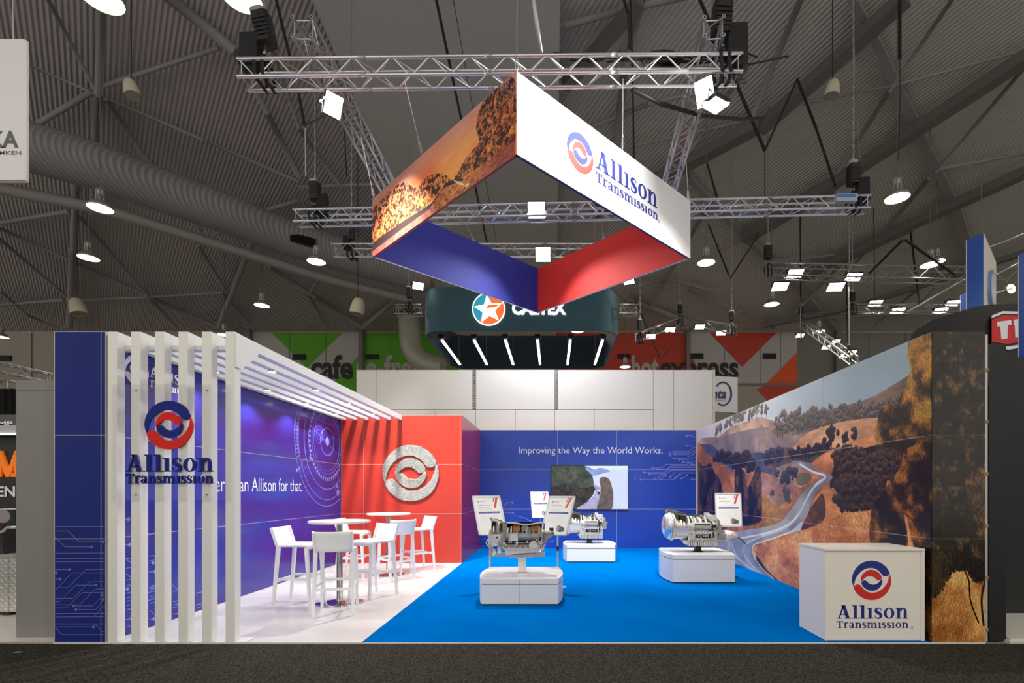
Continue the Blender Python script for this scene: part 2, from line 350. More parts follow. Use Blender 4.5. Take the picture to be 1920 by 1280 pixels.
# mid hills
p.poly([(1300, 842), (1330, 832), (1350, 846), (1390, 850), (1440, 852), (1440, 905), (1300, 905)], col(60, 66, 92), col(86, 88, 108), 16, 5)
p.poly([(1478, 852), (1495, 829), (1514, 812), (1557, 795), (1600, 787), (1650, 782), (1700, 782), (1700, 870), (1520, 868), (1480, 862)], col(196, 158, 128), col(172, 134, 108), 14, 7, .25)
p.poly([(1440, 845), (1478, 838), (1500, 846), (1540, 845), (1600, 832), (1580, 858), (1530, 870), (1480, 868), (1440, 880)], col(70, 64, 64), col(104, 90, 84), 16, 17)
for k, x in enumerate([1486, 1497, 1508, 1517, 1527, 1534, 1543, 1552, 1570]): p.tree(x, 866-(x-1486)*.12, 13, 27+5*math.sin(k*3), BL, 320, 80+k, 1.8, col(40, 36, 36))
for k, (x, y, w2, h2) in enumerate([(1560, 846, 20, 50), (1585, 832, 13, 20), (1601, 826, 14, 23), (1544, 846, 12, 24)]): p.tree(x, y, w2, h2, BL, 500, 95+k, 2, col(50, 44, 42))
p.poly([(1500, 893), (1524, 866), (1545, 850), (1572, 838), (1610, 826), (1645, 816), (1700, 810), (1760, 860), (1760, 980), (1560, 940)], col(190, 136, 100), col(156, 106, 78), 12, 9, .4)
# left foreground hills
p.poly([(1300, 838), (1325, 849), (1345, 864), (1368, 878), (1378, 900), (1390, 930), (1400, 1010), (1300, 1010)], col(160, 108, 78), col(122, 80, 60), 14, 11, .5)
p.poly([(1376, 880), (1400, 880), (1430, 885), (1470, 897), (1500, 914), (1530, 895), (1545, 905), (1520, 950), (1490, 978), (1440, 988), (1400, 996), (1376, 990)], col(176, 128, 98), col(126, 88, 72), 14, 12, .8)
p.poly([(1426, 894), (1452, 896), (1480, 906), (1494, 918), (1480, 932), (1460, 948), (1426, 926)], col(150, 120, 118), col(126, 100, 100), 20, 21, .3)
p.poly([(1426, 932), (1450, 946), (1470, 962), (1450, 985), (1420, 992), (1400, 990)], col(150, 112, 66), col(112, 80, 50), 18, 22)
p.poly([(1498, 888), (1512, 886), (1522, 892), (1518, 904), (1500, 910), (1492, 900)], col(112, 106, 84), col(94, 92, 76), 18, 23)
for k, (x, y, w2, h2) in enumerate([(1474, 912, 22, 34), (1488, 906, 16, 32), (1456, 896, 12, 14), (1475, 947, 16, 32), (1447, 931, 9, 12), (1435, 874, 16, 30), (1448, 876, 14, 34), (1462, 874, 14, 36)]): p.tree(x, y, w2, h2, NV, 620, 120+k, 2.2, col(40, 40, 56))
for k, (x, y, w2, h2) in enumerate([(1350, 868, 20, 24), (1364, 873, 20, 24), (1376, 886, 26, 30), (1392, 886, 40, 36), (1408, 890, 22, 30)]): p.tree(x, y, w2, h2, BL, 700, 140+k, 2.4)
for pts, n in [([(1300, 862), (1318, 874), (1332, 868), (1340, 886), (1350, 900), (1358, 940), (1360, 985), (1345, 990), (1300, 985)], 5200), ([(1378, 880), (1396, 884), (1402, 915), (1418, 876), (1427, 886), (1428, 960), (1424, 975), (1392, 982), (1380, 960)], 4600)]:
    m = p.poly(pts, col(24, 22, 34), col(62, 48, 48), 18, 31, .6); p.leaves(m, n, [col(18, 18, 30), col(32, 30, 42), col(44, 38, 44), col(98, 72, 58)], 9, 1.4, 0, 33, 14)
# right bush bank
p.poly([(1556, 918), (1566, 868), (1590, 846), (1620, 840), (1660, 832), (1720, 842), (1760, 860), (1760, 900), (1650, 905), (1590, 905)], col(34, 28, 30), col(78, 62, 54), 16, 13)
for k in range(30):
    p.tree(1570+k*5.4, 868-8*math.sin(k*.4)+(k % 3)*14, 24, 24, [col(28, 24, 26), col(44, 36, 36), col(72, 58, 50), col(98, 80, 66)], 420, 160+k, 2.4)
p.poly([(1500, 1000), (1530, 930), (1560, 915), (1590, 905), (1660, 900), (1760, 940), (1760, 1080), (1440, 1100)], col(196, 142, 104), col(160, 108, 74), 16, 14, .6)
p.poly([(1516, 960), (1530, 938), (1542, 925), (1548, 950), (1544, 975), (1520, 990), (1500, 998)], col(112, 74, 56), col(72, 48, 42), 26, 15)
for k in range(24): p.tree(1578+(k % 8)*11, 966-(k//8)*16, 26, 42, [col(30, 25, 26), col(46, 38, 36), col(66, 54, 46), col(92, 74, 58)], 520, 200+k, 2.6)
m = p.poly([(1410, 1027), (1440, 1012), (1480, 1000), (1530, 985), (1580, 963), (1640, 960), (1760, 990), (1760, 1260), (1500, 1160), (1452, 1087), (1420, 1060)], col(206, 148, 106), col(160, 106, 72), 18, 16, .5)
p.leaves(m, 24000, [col(150, 96, 62), col(186, 128, 88), col(214, 156, 112), col(226, 176, 130)], 7, .9, -.5, 41, 7)
m = p.poly([(1418, 1040), (1440, 1070), (1480, 1105), (1510, 1135), (1500, 1165), (1452, 1090), (1425, 1062)], col(74, 48, 36), col(120, 78, 54), 20, 18); p.leaves(m, 1600, [col(60, 38, 30), col(104, 68, 48)], 7, 1, 0, 43)
# the road
m = p.poly([(1484, 863), (1519, 868), (1528, 880), (1546, 888), (1560, 892), (1559, 898), (1546, 908), (1533, 919), (1524, 936), (1515, 957), (1502, 978), (1480, 996), (1448, 1008), (1416, 1018), (1410, 1028), (1414, 1044),
            (1431, 1066), (1456, 1092), (1430, 1090), (1400, 1072), (1370, 1064), (1330, 1056), (1306, 1044), (1306, 1008), (1340, 1001), (1380, 996), (1426, 989), (1460, 980), (1478, 962), (1492, 942), (1506, 922), (1521, 909), (1538, 898), (1530, 890), (1513, 881), (1486, 868)],
           col(150, 154, 166), col(112, 118, 134), 10, 19, .6, 2)
def band(c, pts, wd, soft=None):
    Q = smoothpoly(p.P(pts), 8, False); n = 30
    for a, b_ in zip(Q[:-1], Q[1:]):
        t = np.linspace(0, 1, n); x = a[0]+(b_[0]-a[0])*t; y = a[1]+(b_[1]-a[1])*t; k = np.ones(n, bool); p.splat(x, y, np.repeat(c[None], n, 0), wd)
band(col(206, 210, 218), [(1500, 870), (1524, 884), (1548, 893), (1530, 908), (1512, 936), (1498, 962), (1476, 984), (1440, 998), (1390, 1008), (1340, 1012)], 3)
band(col(186, 190, 200), [(1545, 898), (1522, 918), (1506, 948), (1490, 975), (1462, 994), (1420, 1008), (1395, 1024), (1400, 1048), (1425, 1074)], 3)
band(col(84, 92, 112), [(1380, 1006), (1390, 1011), (1398, 1020)], 4)
band(col(176, 182, 196), [(1370, 1014), (1380, 1040), (1400, 1060), (1428, 1080)], 6)
band(col(224, 226, 230), [(1414, 1046), (1411, 1030), (1416, 1020), (1448, 1010), (1480, 998)], 1)
band(col(224, 226, 230), [(1414, 1046), (1430, 1066), (1452, 1086)], 1)
band(col(212, 214, 220), [(1368, 1016), (1372, 1034), (1392, 1056)], 1)
tex = noise(H_, W_, 60, 301, 3, .35)-.5; tex2 = noise(H_, W_, 14, 302, 4, .6)-.5
br__ = p.a.mean(2); land = (br__ > .38) & (p.a[..., 0] > p.a[..., 2]*1.12)
p.a[land] *= (1+.30*tex[land]+.35*tex2[land])[:, None]
# willow at the near end
WL = [col(36, 29, 18), col(70, 55, 30), col(112, 88, 44), col(156, 112, 56), col(182, 136, 70), col(134, 114, 58)]
m = p.poly([(1712, 600), (1704, 640), (1703, 662), (1711, 688), (1702, 706), (1697, 730), (1686, 746), (1680, 764), (1668, 756), (1654, 762), (1645, 788), (1641, 815), (1652, 826), (1668, 832), (1690, 852), (1700, 880), (1770, 900), (1770, 600)], col(44, 34, 20), col(104, 76, 38), 14, 51, 1, 2)
p.leaves(m, 34000, WL, 11, 1.2, -.1, 52, 18, 1.1)
m = p.poly([(1634, 1024), (1634, 955), (1650, 930), (1668, 905), (1690, 870), (1700, 840), (1770, 840), (1770, 1030), (1715, 1020), (1702, 965), (1692, 950), (1700, 1000), (1690, 1024)], col(30, 22, 14), col(86, 60, 30), 16, 53, 1, 2)
p.leaves(m, 30000, [col(16, 12, 10), col(30, 23, 15), col(60, 46, 24), col(112, 76, 34), col(150, 106, 50)], 10, 1.2, -.1, 54, 20, 1.5)
for a in [[(1733, 1010), (1715, 970), (1695, 940), (1672, 910)], [(1722, 985), (1700, 965), (1686, 960)], [(1740, 980), (1728, 930), (1720, 890)]]: band(col(54, 36, 26), a, 1)
m = p.poly([(1722, 1030), (1770, 1010), (1770, 1260), (1700, 1260), (1715, 1120)], col(30, 22, 16), col(66, 44, 26), 16, 55, 1, 2); p.leaves(m, 9000, [col(14, 12, 10), col(40, 28, 18), col(100, 66, 34)], 12, 1.5, 0, 56)
p.a = np.clip(p.a, 0, 1); g_ = p.a.mean(2, keepdims=True); p.a = np.clip((g_+(p.a-g_)*1.15-.5)*1.12+.50, 0, 1)*np.array([1.04, 1., .93])
MURAL = print_mat('road_mural_print', np.clip(p.a, 0, 1), .34)
# tree on the return panel
W2, H2 = 230, 1200
p = Paint(W2, H2, lambda px, py: ((px-1749)/106*W2, (py-620)/582*H2))
p.poly([(1700, 560), (1900, 560), (1900, 1300), (1700, 1300)], col(26, 20, 13), col(58, 44, 24), 26, 61, 1, 1)
al = np.ones((H2, W2), bool)
m = p.poly([(1795, 690), (1810, 678), (1850, 672), (1860, 720), (1830, 730), (1800, 712)], col(90, 78, 76), col(40, 30, 26), 40, 62); 
m = p.poly([(1758, 930), (1775, 915), (1784, 935), (1776, 950)], col(150, 100, 62), col(50, 34, 22), 60, 63)
m = p.poly([(1815, 900), (1856, 880), (1860, 1000), (1840, 990)], col(166, 108, 66), col(70, 46, 28), 40, 64)
p.leaves(al, 30000, [col(14, 11, 8), col(22, 17, 11), col(36, 28, 16), col(52, 40, 22), col(84, 62, 30), col(124, 90, 42)], 9, 1.1, .1, 65, 48, 2.3)
m = p.poly([(1740, 1085), (1770, 1078), (1800, 1062), (1830, 1066), (1870, 1060), (1870, 1230), (1740, 1230)], col(206, 142, 74), col(164, 104, 52), 26, 66, .6, 2)
p.leaves(m, 9000, [col(140, 86, 40), col(190, 128, 66), col(222, 164, 92), col(232, 182, 116)], 14, 1.1, -.3, 67, 12)
for a, q in [([(1790, 1000), (1805, 1050), (1822, 1085), (1826, 1125), (1842, 1165)], 3), ([(1852, 1170), (1848, 1120), (1856, 1085)], 4), ([(1815, 1065), (1830, 1040), (1842, 1000)], 1.5), ([(1800, 880), (1830, 950), (1850, 985)], 1.5)]: band(col(26, 18, 12), a, q)
m = p.poly([(1745, 1040), (1770, 1030), (1810, 1040), (1836, 1048), (1856, 1040), (1856, 1075), (1835, 1085), (1818, 1062), (1790, 1066), (1766, 1100), (1748, 1110)], col(18, 14, 10), col(40, 30, 18), 30, 68); p.leaves(m, 2600, [col(14, 11, 8), col(36, 28, 16), col(64, 50, 26)], 15, 1.5, 0, 69)
TREEP = print_mat('tree_print', np.clip(p.a, 0, 1), .22)
# sunset on the hanging banner
BA, BBn, BC, BD = (-.45, 6.17), (-3.16, 8.88), (2.40, 8.94), (-.36, 11.70)
BZ0, BZ1 = 5.53, 6.54
p = Paint(1100, 300, walls(BBn, BA, 1, BZ1-BZ0, 1100, 300, BZ1))
yy = np.linspace(0, 1, 300)[:, None, None]; xx = np.linspace(0, 1, 1100)[None, :, None]
st = noise(300, 1100, 6, 71, 4, .25); st = np.array([np.roll(st[i], -int(i*1.6)) for i in range(300)])[..., None]; st = np.clip(st*2.4-.75, 0, 1)
p.a[:] = col(226, 150, 132)*(1-yy)+col(250, 178, 70)*yy; p.a[:] = p.a*(1-st*.75)+col(238, 108, 62)*st*.75
p.a[:] = p.a*(1-.55*np.clip(1-yy*2.4, 0, 1))+col(196, 160, 156)*.55*np.clip(1-yy*2.4, 0, 1)
RD = [(690, 490), (700, 470), (760, 425), (805, 392), (832, 352), (866, 338), (905, 310), (966, 262), (966, 295), (900, 345), (800, 430), (700, 497)]
for pts, n, s_ in [([(697, 402), (712, 378), (740, 350), (752, 345), (762, 340), (775, 352), (790, 345), (802, 330), (830, 325), (845, 338), (830, 352), (800, 385), (750, 425), (696, 470)], 5200, 3), ([(852, 338), (862, 318), (878, 290), (900, 265), (893, 240), (903, 195), (925, 165), (945, 150), (966, 150), (966, 265), (930, 290), (890, 318)], 7200, 4)]:
    m = polymask(300, 1100, smoothpoly(p.P(pts), 2))
    k = noise(300, 1100, 26, s_, 3, 1.); p.a[m & (k > .50)] = col(52, 20, 16)
    p.leaves(m, n, [col(30, 12, 12), col(60, 24, 18), col(120, 46, 24), col(246, 140, 60)], 6, 1., 0, 72+s_, 16)
m = polymask(300, 1100, smoothpoly(p.P([(690, 478), (700, 455), (760, 412), (810, 380), (835, 345), (860, 335), (866, 342), (800, 400), (740, 450), (690, 500)]), 2)); p.a[m] = col(44, 20, 18)
m = p.poly(RD, col(190, 96, 84), col(132, 62, 58), 40, 75, .6, 1)
p.leaves(m, 5000, [col(110, 50, 46), col(150, 72, 64), col(206, 120, 106)], 2, .6, .4, 76)
p.a[polymask(300, 1100, p.P([(849, 338), (866, 341), (872, 348), (862, 347)]))] = col(246, 230, 226)
p.a[polymask(300, 1100, p.P([(870, 349), (878, 343), (882, 344), (876, 351)]))] = col(246, 230, 226)
gl_ = np.exp(-((np.linspace(0, 1, 1100)[None, :, None]-.66)/.2)**2)*np.linspace(0, 1, 300)[:, None, None]
p.a = np.clip(p.a, 0, 1)**1.12; sk = (p.a[..., 0] > .55); k = (gl_[..., 0]*.6)[sk][:, None]; p.a[sk] = p.a[sk]*(1-k)+col(255, 190, 70)*k
SUN = print_mat('sunset_print', np.clip(p.a, 0, 1), .6)
# picture on the television
p = Paint(520, 300, lambda px, py: ((px-1034)/143*520, (py-873)/82*300))
p.a[:] = col(190, 200, 246)*(1-np.linspace(0, 1, 520)[None, :, None]*.0); nn = noise(300, 520, 3, 81)[..., None]; p.a[:] = p.a*(1-nn*.4)+col(226, 232, 255)*nn*.4
p.a[:25] = col(206, 226, 246)
p.poly([(1088, 873), (1100, 874), (1116, 880), (1122, 877), (1134, 878), (1144, 884), (1134, 886), (1118, 891), (1105, 892), (1088, 880)], col(142, 158, 214), col(120, 138, 196), 6, 82)
T1 = [col(22, 34, 30), col(44, 62, 52), col(74, 86, 72), col(92, 84, 84)]
m = p.poly([(1030, 870), (1092, 870), (1098, 880), (1110, 890), (1113, 905), (1115, 920), (1108, 933), (1095, 944), (1085, 956), (1030, 956)], col(40, 54, 50), col(78, 84, 74), 8, 83, 1, 2)
p.leaves(m, 7000, T1, 5, 1, 0, 84, 12)
m = p.poly([(1030, 918), (1060, 908), (1090, 915), (1115, 912), (1112, 925), (1085, 956), (1030, 956)], col(24, 22, 26), col(56, 48, 46), 14, 85); p.leaves(m, 1500, [col(16, 15, 18), col(40, 36, 34), col(120, 116, 130)], 4, 1, 0, 86)
p.poly([(1112, 907), (1120, 911), (1128, 918), (1127, 935), (1122, 956), (1080, 956), (1100, 942), (1113, 930), (1117, 920)], col(150, 148, 186), col(176, 172, 204), 10, 87)
m = p.poly([(1124, 898), (1132, 894), (1142, 898), (1148, 915), (1150, 930), (1146, 956), (1120, 956), (1124, 935), (1127, 918)], col(110, 78, 90), col(84, 92, 84), 10, 88); p.leaves(m, 1500, [col(96, 62, 52), col(134, 96, 100), col(76, 106, 76), col(54, 48, 54)], 6, 1, 0, 89)
p.a[polymask(300, 520, p.P([(1121, 919), (1125, 919), (1125, 927), (1121, 927)]))] = col(50, 48, 66); p.a[polymask(300, 520, p.P([(1121, 919), (1125, 919), (1125, 922), (1121, 922)]))] = col(238, 240, 255)
TVP = print_mat('screen_picture', np.clip(p.a, 0, 1), .2, 1.2)

# ------------------------------------------------------------------ materials
white = mat('white_lacquer', (232, 232, 228), .28); matt_white = mat('white_panel', (226, 224, 218), .32)
alu = mat('aluminium', (206, 206, 208), .3, .85, bump=(60, .08)); alu_d = mat('dull_aluminium', (170, 168, 166), .38, .7)
steel = mat('brushed_steel', (176, 172, 166), .28, .9, var=(3, (150, 146, 142), 3, (60, 60, 1)))
mirror = mat('polished_steel', (200, 200, 204), .06, 1.)
black = mat('black_fabric', (24, 24, 25), .8); blackp = mat('black_paint', (20, 20, 21), .45); rubber = mat('black_rubber', (30, 29, 28), .6)
joint = mat('anodised_profile', (204, 186, 182), .5, 0)
navy = mat('blue_print', (38, 76, 176), .22, var=(.5, (32, 66, 164), 2)); navy_logo = mat('navy_logo_ink', (30, 44, 132), .4); red_logo = mat('red_logo_ink', (208, 42, 40), .4)
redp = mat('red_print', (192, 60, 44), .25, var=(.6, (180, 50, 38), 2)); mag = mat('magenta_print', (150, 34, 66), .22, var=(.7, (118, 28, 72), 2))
violet = mat('blue_violet_print', (32, 52, 160), .18, var=(.55, (50, 34, 128), 3, (.2, .35, 1.6)))
lav = mat('lavender_ink', (132, 138, 216), .4); wink = mat('white_ink', (236, 236, 240), .4)
carpet = mat('blue_carpet', (0, 103, 182), .95, bump=(500, .35, .004), var=(1.1, (0, 96, 174), 5), spec=.0)
vinyl = mat('white_vinyl', (226, 224, 220), .3, var=(.9, (206, 202, 202), 4, (.5, 2, 1)))
aisle = mat('charcoal_carpet', (78, 74, 67), .98, bump=(260, .8, .01), var=(60, (34, 32, 29), 6), spec=.05)
roofm = {}
def ribbed(name, c, ang, per, tilt=(1, 1, 1)):
    m = mat(name, c, .6); nt = m.node_tree; b = nt.nodes['Principled BSDF']; tc = nt.nodes.new('ShaderNodeTexCoord'); mp = nt.nodes.new('ShaderNodeMapping')
    mp.inputs['Rotation'].default_value = (0, 0, ang); wv = nt.nodes.new('ShaderNodeTexWave'); wv.inputs['Scale'].default_value = per; wv.inputs['Distortion'].default_value = 0
    wv.bands_direction = 'X'; bp = nt.nodes.new('ShaderNodeBump'); bp.inputs['Strength'].default_value = 1; bp.inputs['Distance'].default_value = .03
    nt.links.new(tc.outputs['Object'], mp.inputs[0]); nt.links.new(mp.outputs[0], wv.inputs[0]); nt.links.new(wv.outputs['Fac'], bp.inputs['Height']); nt.links.new(bp.outputs[0], b.inputs['Normal'])
    r = nt.nodes.new('ShaderNodeValToRGB'); r.color_ramp.elements[0].color = rgb(*[v*.9 for v in c]); r.color_ramp.elements[1].color = rgb(*c)  # rib valleys darkened in the colour too, standing in for their shade
    nt.links.new(wv.outputs['Fac'], r.inputs[0]); nt.links.new(r.outputs[0], b.inputs['Base Color']); return m

# ------------------------------------------------------------------ hall shell
def RZ(D, off=0): return HZ+14.97-.14*D-off                     # roof plane height at distance D
def onroof(px, py, off=.25):
    d = (HY-py)/F; return at(px, py, (14.97-off)/(d+.14))
DW = 33.0
b = B(); b.bb(-60, 60, -14, 0, -.06, -.012); struct('floor', b, aisle, 'charcoal carpet of the aisle in front of the stand')
b = B(); b.bb(-60, 60, 0, 30, -.08, -.02); struct('floor', b, mat('hall_concrete', (150, 148, 142), .6, var=(.4, (128, 126, 120), 5)), 'pale concrete hall floor behind the stand')
ribL = ribbed('ribbed_roof_left', (176, 168, 168), math.radians(-42), 2.5); ribR = ribbed('ribbed_roof_right', (200, 197, 188), math.radians(-29.5), 2.2)
b = B()
for x0, x1, k in ((-62, -3, 0), (-3, 62, 1)):
    b.mi = k; y0, y1 = -12, DW-FD+1; z0, z1 = RZ(y0+FD), RZ(y1+FD)
    b.add([(x0, y0, z0), (x1, y0, z0), (x1, y1, z1), (x0, y1, z1), (x0, y0, z0+.3), (x1, y0, z0+.3), (x1, y1, z1+.3), (x0, y1, z1+.3)], [(0, 3, 2, 1), (4, 5, 6, 7), (0, 1, 5, 4), (1, 2, 6, 5), (2, 3, 7, 6), (3, 0, 4, 7)])
ceil = struct('ceiling', b, [ribL, ribR], 'dark ribbed steel roof of the exhibition hall')
steelg = mat('roof_steel_paint', (142, 137, 135), .55); steeld = mat('roof_steel_dark', (104, 103, 97), .55)
def beam(pts, wpx, round_=True, off=.3, m=steelg):
    for (x0, y0), (x1, y1) in zip(pts[:-1], pts[1:]):
        a, c = onroof(x0, y0, off), onroof(x1, y1, off); D = ((a.y+c.y)/2+FD); wd = wpx*D/F
        b = B()
        if round_: b.cyl(a, c, wd*.5, 8)
        else: b.bar(a, c, wd*.8, wd*.8); b.bar(a-Vector((0, 0, wd*.4)), c-Vector((0, 0, wd*.4)), wd*1.0, wd*.12)
        b.build('roof_beam', m, ceil)
for pts, wd in [([(85, -10), (181, 172)], 8), ([(50, 120), (178, 176)], 5), ([(20, 262), (172, 172)], 10), ([(196, 160), (410, 90)], 8), ([(310, -10), (437, 92)], 20), ([(198, 184), (290, 322), (375, 432)], 9), ([(205, 186), (380, 262), (560, 340)], 5),
                ([(437, 92), (500, 210), (560, 330)], 11), ([(192, -10), (183, 175), (172, 400)], 12), ([(-10, 420), (130, 396)], 8), ([(-10, 424), (130, 487), (278, 556), (410, 614)], 7), ([(-10, 440), (125, 556)], 6), ([(150, 408), (278, 556), (330, 613)], 6),
                ([(143, 330), (137, 470), (130, 612)], 11), ([(-10, 572), (120, 562)], 6), ([(140, 563), (275, 557), (418, 548)], 5), ([(372, 460), (425, 548)], 6), ([(478, 440), (410, 612)], 10), ([(400, 440), (480, 400), (560, 376)], 8),
                ([(420, 552), (470, 612)], 5), ([(505, 500), (590, 556), (680, 614)], 8), ([(600, 520), (578, 552), (612, 614)], 6), ([(745, 560), (682, 612)], 9), ([(560, 350), (745, 344)], 6), ([(470, 450), (640, 398)], 6), ([(0, 545), (50, 590), (110, 616)], 5), ([(640, 350), (560, 240), (500, 60)], 7), ([(587, 380), (700, 470)], 6)]:
    beam(pts, wd)
for pts, wd in [([(1425, 240), (1700, -8)], 26), ([(1395, 446), (1560, 345), (1930, 102)], 24), ([(1500, 520), (1709, 420), (1930, 318)], 20), ([(1430, 610), (1600, 575), (1930, 470)], 11), ([(1060, 160), (1200, 0)], 22), ([(1110, 400), (1425, 232)], 22)]:
    beam(pts, wd, False, .5, steeld)
for pts, wd in [([(1595, -10), (1650, 90), (1692, 182), (1790, 382), (1835, 520)], 14), ([(1290, 330), (1403, 449), (1500, 540), (1565, 615)], 11)]: beam(pts, wd, False, .2)
for pts, wd in [([(1412, 215), (1505, -10)], 12), ([(1440, 205), (1675, 160), (1930, 92)], 6), ([(1560, 340), (1668, 170), (1790, -8)], 8), ([(1755, 322), (1930, 116)], 7), ([(1762, 316), (1930, 286)], 6), ([(1600, 500), (1742, 334)], 7), ([(1448, 490), (1620, 472), (1790, 452)], 5),
                ([(1490, 586), (1610, 460)], 6), ([(1060, 258), (1215, 195), (1400, 150)], 8), ([(1150, 310), (1172, 130), (1205, -10)], 14), ([(1180, 275), (1400, 226)], 6), ([(1340, 545), (1250, 522), (1180, 540)], 7), ([(1440, 600), (1700, 588), (1800, 590)], 6), ([(1296, 280), (1404, 120)], 6),
                ([(1180, 560), (1290, 604)], 11), ([(1060, 48), (1160, 20), (1290, -8)], 12), ([(1200, 612), (1330, 380)], 6), ([(1330, 480), (1490, 400)], 5), ([(1640, 612), (1770, 500)], 6), ([(1290, 545), (1390, 585), (1450, 615)], 5)]: beam(pts, wd)
# smooth grey ceiling strip
def slab(x0, x1, nm='ceiling_panel'):
    y0, y1 = -8, DW-FD-.1; z0, z1 = RZ(y0+FD, .9), RZ(y1+FD, .9); b = B()
    b.add([(x0, y0, z0), (x1, y0, z0), (x1, y1, z1), (x0, y1, z1), (x0, y0, z0+.25), (x1, y0, z0+.25), (x1, y1, z1+.25), (x0, y1, z1+.25)], [(0, 3, 2, 1), (4, 5, 6, 7), (0, 1, 5, 4), (1, 2, 6, 5), (2, 3, 7, 6), (3, 0, 4, 7)])
    b.build(nm, mat('smooth_ceiling_panel', (176, 175, 168), .6), ceil)
slab(-6.05, -2.98); slab(-2.90, -2.52); slab(-2.50, .16)
# big spiral duct with vents and the pipe below it
def atz(px, py, z): return at(px, py, (z-HZ)*F/(HY-py))
b = B(); duct = smoothpoly([(-220, 215), (-60, 243), (60, 277), (180, 312), (300, 356), (420, 398), (520, 438), (620, 470), (720, 500), (800, 520)], 10, False); prof = []
b.tube([atz(x, y, 11.5) for x, y in duct], .69, 24)
o = b.build('spiral_duct', ribbed('duct_steel', (146, 140, 142), 0, 2.6)); tag(o, 'huge round ribbed ventilation duct curving below the roof at left', 'duct')
for x, y in [(303, 362), (582, 455), (739, 511)]:
    c = atz(x, y, 11.5)+Vector((.05, -.66, -.22)); b = B(); R = Matrix.Rotation(math.radians(38), 3, 'Z') @ Matrix.Rotation(math.radians(-15), 3, 'X'); b.box(c, (.95, .12, .34), R)
    for k in range(4): b.box(c+R @ Vector((0, -.07, -.12+k*.08)), (.93, .02, .02), R)
    tag(b.build('vent_grille', blackp, o), None)
b = B(); pp = [(-220, 300), (-20, 349), (180, 390), (300, 425), (480, 481), (600, 519), (700, 545), (770, 562)]
b.tube([atz(x, y, 10.6) for x, y in smoothpoly(pp, 5, False)], .18, 12); b.build('roof_beam', steelg, ceil)
b = B(); ex = smoothpoly([(768, 592), (768, 620), (772, 650), (790, 676), (815, 686), (830, 688)], 6, False); b.tube([at(x, y, 30.6) for x, y in ex], [.64 if k % 2 else .63 for k in range(len(ex))], 18)
for c in ((768, 618), (789, 674), (812, 686)):
    pass
b.cyl(at(829, 688, 30.6), at(831, 688.5, 30.6), .76, 18)
tag(b.build('elbow_duct', mat('galvanised_duct', (176, 174, 160), .5, .2)), 'pale ribbed elbow duct dropping beside the dark hanging sign', 'duct')
# far wall with its painted graphics
wl = mat('far_wall_paint', (168, 160, 148), .7); wd_ = mat('far_wall_grey', (128, 124, 118), .7)
def PW(px, py, o=0.): v = at(px, py, DW-o); return (v.x, v.z)
FW = ((0, DW-FD, 0), (1, 0, 0), (0, 0, 1))
b = B(); b.bb(-55, 55, DW-FD, DW-FD+.4, 0, RZ(DW)+.2); far = struct('wall_far', b, wl, 'far wall of the hall with painted cafe graphics')
b = B(); b.cyl((-55, DW-FD-.3, PW(0, 606)[1]), (55, DW-FD-.3, PW(0, 606)[1]), .30, 12); b.build('ring_beam', steelg, far)
def flat(name, pts, m, th=.02, o=0.):
    b = B(); b.prism([PW(x, y) for x, y in pts], ((0, DW-FD-o, 0), (1, 0, 0), (0, 0, 1)), th); return b.build(name, m, far)
gr = mat('green_wall_paint', (92, 168, 20), .6); rd = mat('red_wall_paint', (196, 62, 40), .6); orr = mat('orange_wall_paint', (236, 88, 20), .6); wgr = mat('white_wall_paint', (186, 180, 174), .6); pil = mat('pillar_grey', (120, 118, 114), .6)
flat('painted_panel', [(474, 624), (676, 624), (676, 740), (474, 740)], wgr, .02)
for k, P in enumerate([[(510, 624), (642, 624), (576, 690)], [(676, 664), (676, 740), (560, 740), (560, 735), (627, 716)], [(684, 624), (860, 624), (860, 720), (684, 720)], [(560, 716), (700, 716), (700, 740), (560, 740)]]): flat('painted_panel', P, gr, .03+.002*k)
flat('painted_panel', [(860, 624), (1040, 624), (1040, 720), (860, 720)], mat('plain_far_panel', (190, 190, 182), .6), .03)
flat('painted_panel', [(1040, 624), (1285, 624), (1285, 720), (1040, 720)], rd, .03)
flat('painted_panel', [(1292, 624), (1494, 624), (1494, 718), (1292, 718)], wgr, .03)
for P, m in [([(1330, 624), (1455, 624), (1391, 688)], rd), ([(1494, 661), (1494, 718), (1437, 718)], orr), ([(1292, 664), (1315, 700), (1292, 700)], rd)]: flat('painted_panel', P, m, .05)
flat('painted_panel', [(1419, 730), (1440, 719), (1500, 719), (1520, 740), (1450, 762)], rd, .03); flat('painted_panel', [(1380, 719), (1520, 719), (1520, 723), (1380, 723)], pil, .05); flat('painted_panel', [(1494, 624), (1600, 624), (1600, 760), (1494, 760)], wd_, .025)
flat('painted_panel', [(1600, 624), (1960, 624), (1960, 760), (1600, 760)], wd_, .025)
for x0, x1 in ((676, 684), (1285, 1292), (446, 474), (1563, 1571)): flat('pillar', [(x0, 612), (x1, 612), (x1, 800), (x0, 800)], pil, .35)
for x in (60, 543, 611, 735, 765, 1218, 1358, 1426, 1463, 1629, 1697): flat('panel_joint', [(x, 624), (x+.6, 624), (x+.6, 718), (x, 718)], pil, .056)
for x0, y0, x1, y1 in [(550, 665, 574, 675), (687, 665, 711, 674), (1158, 664, 1181, 673), (1294, 663, 1318, 673), (1430, 663, 1454, 673), (-2, 667, 22, 677)]:
    b = B(); b.prism([PW(x, y) for x, y in [(x0, y0), (x1, y0), (x1, y1), (x0, y1)]], FW, .12)
    for k in range(3): b.prism([PW(x, y) for x, y in [(x0, y0+2+k*3), (x1, y0+2+k*3), (x1, y0+2.6+k*3), (x0, y0+2.6+k*3)]], FW, .15)
    b.build('wall_vent', mat('vent_black', (38, 36, 34), .7), far)
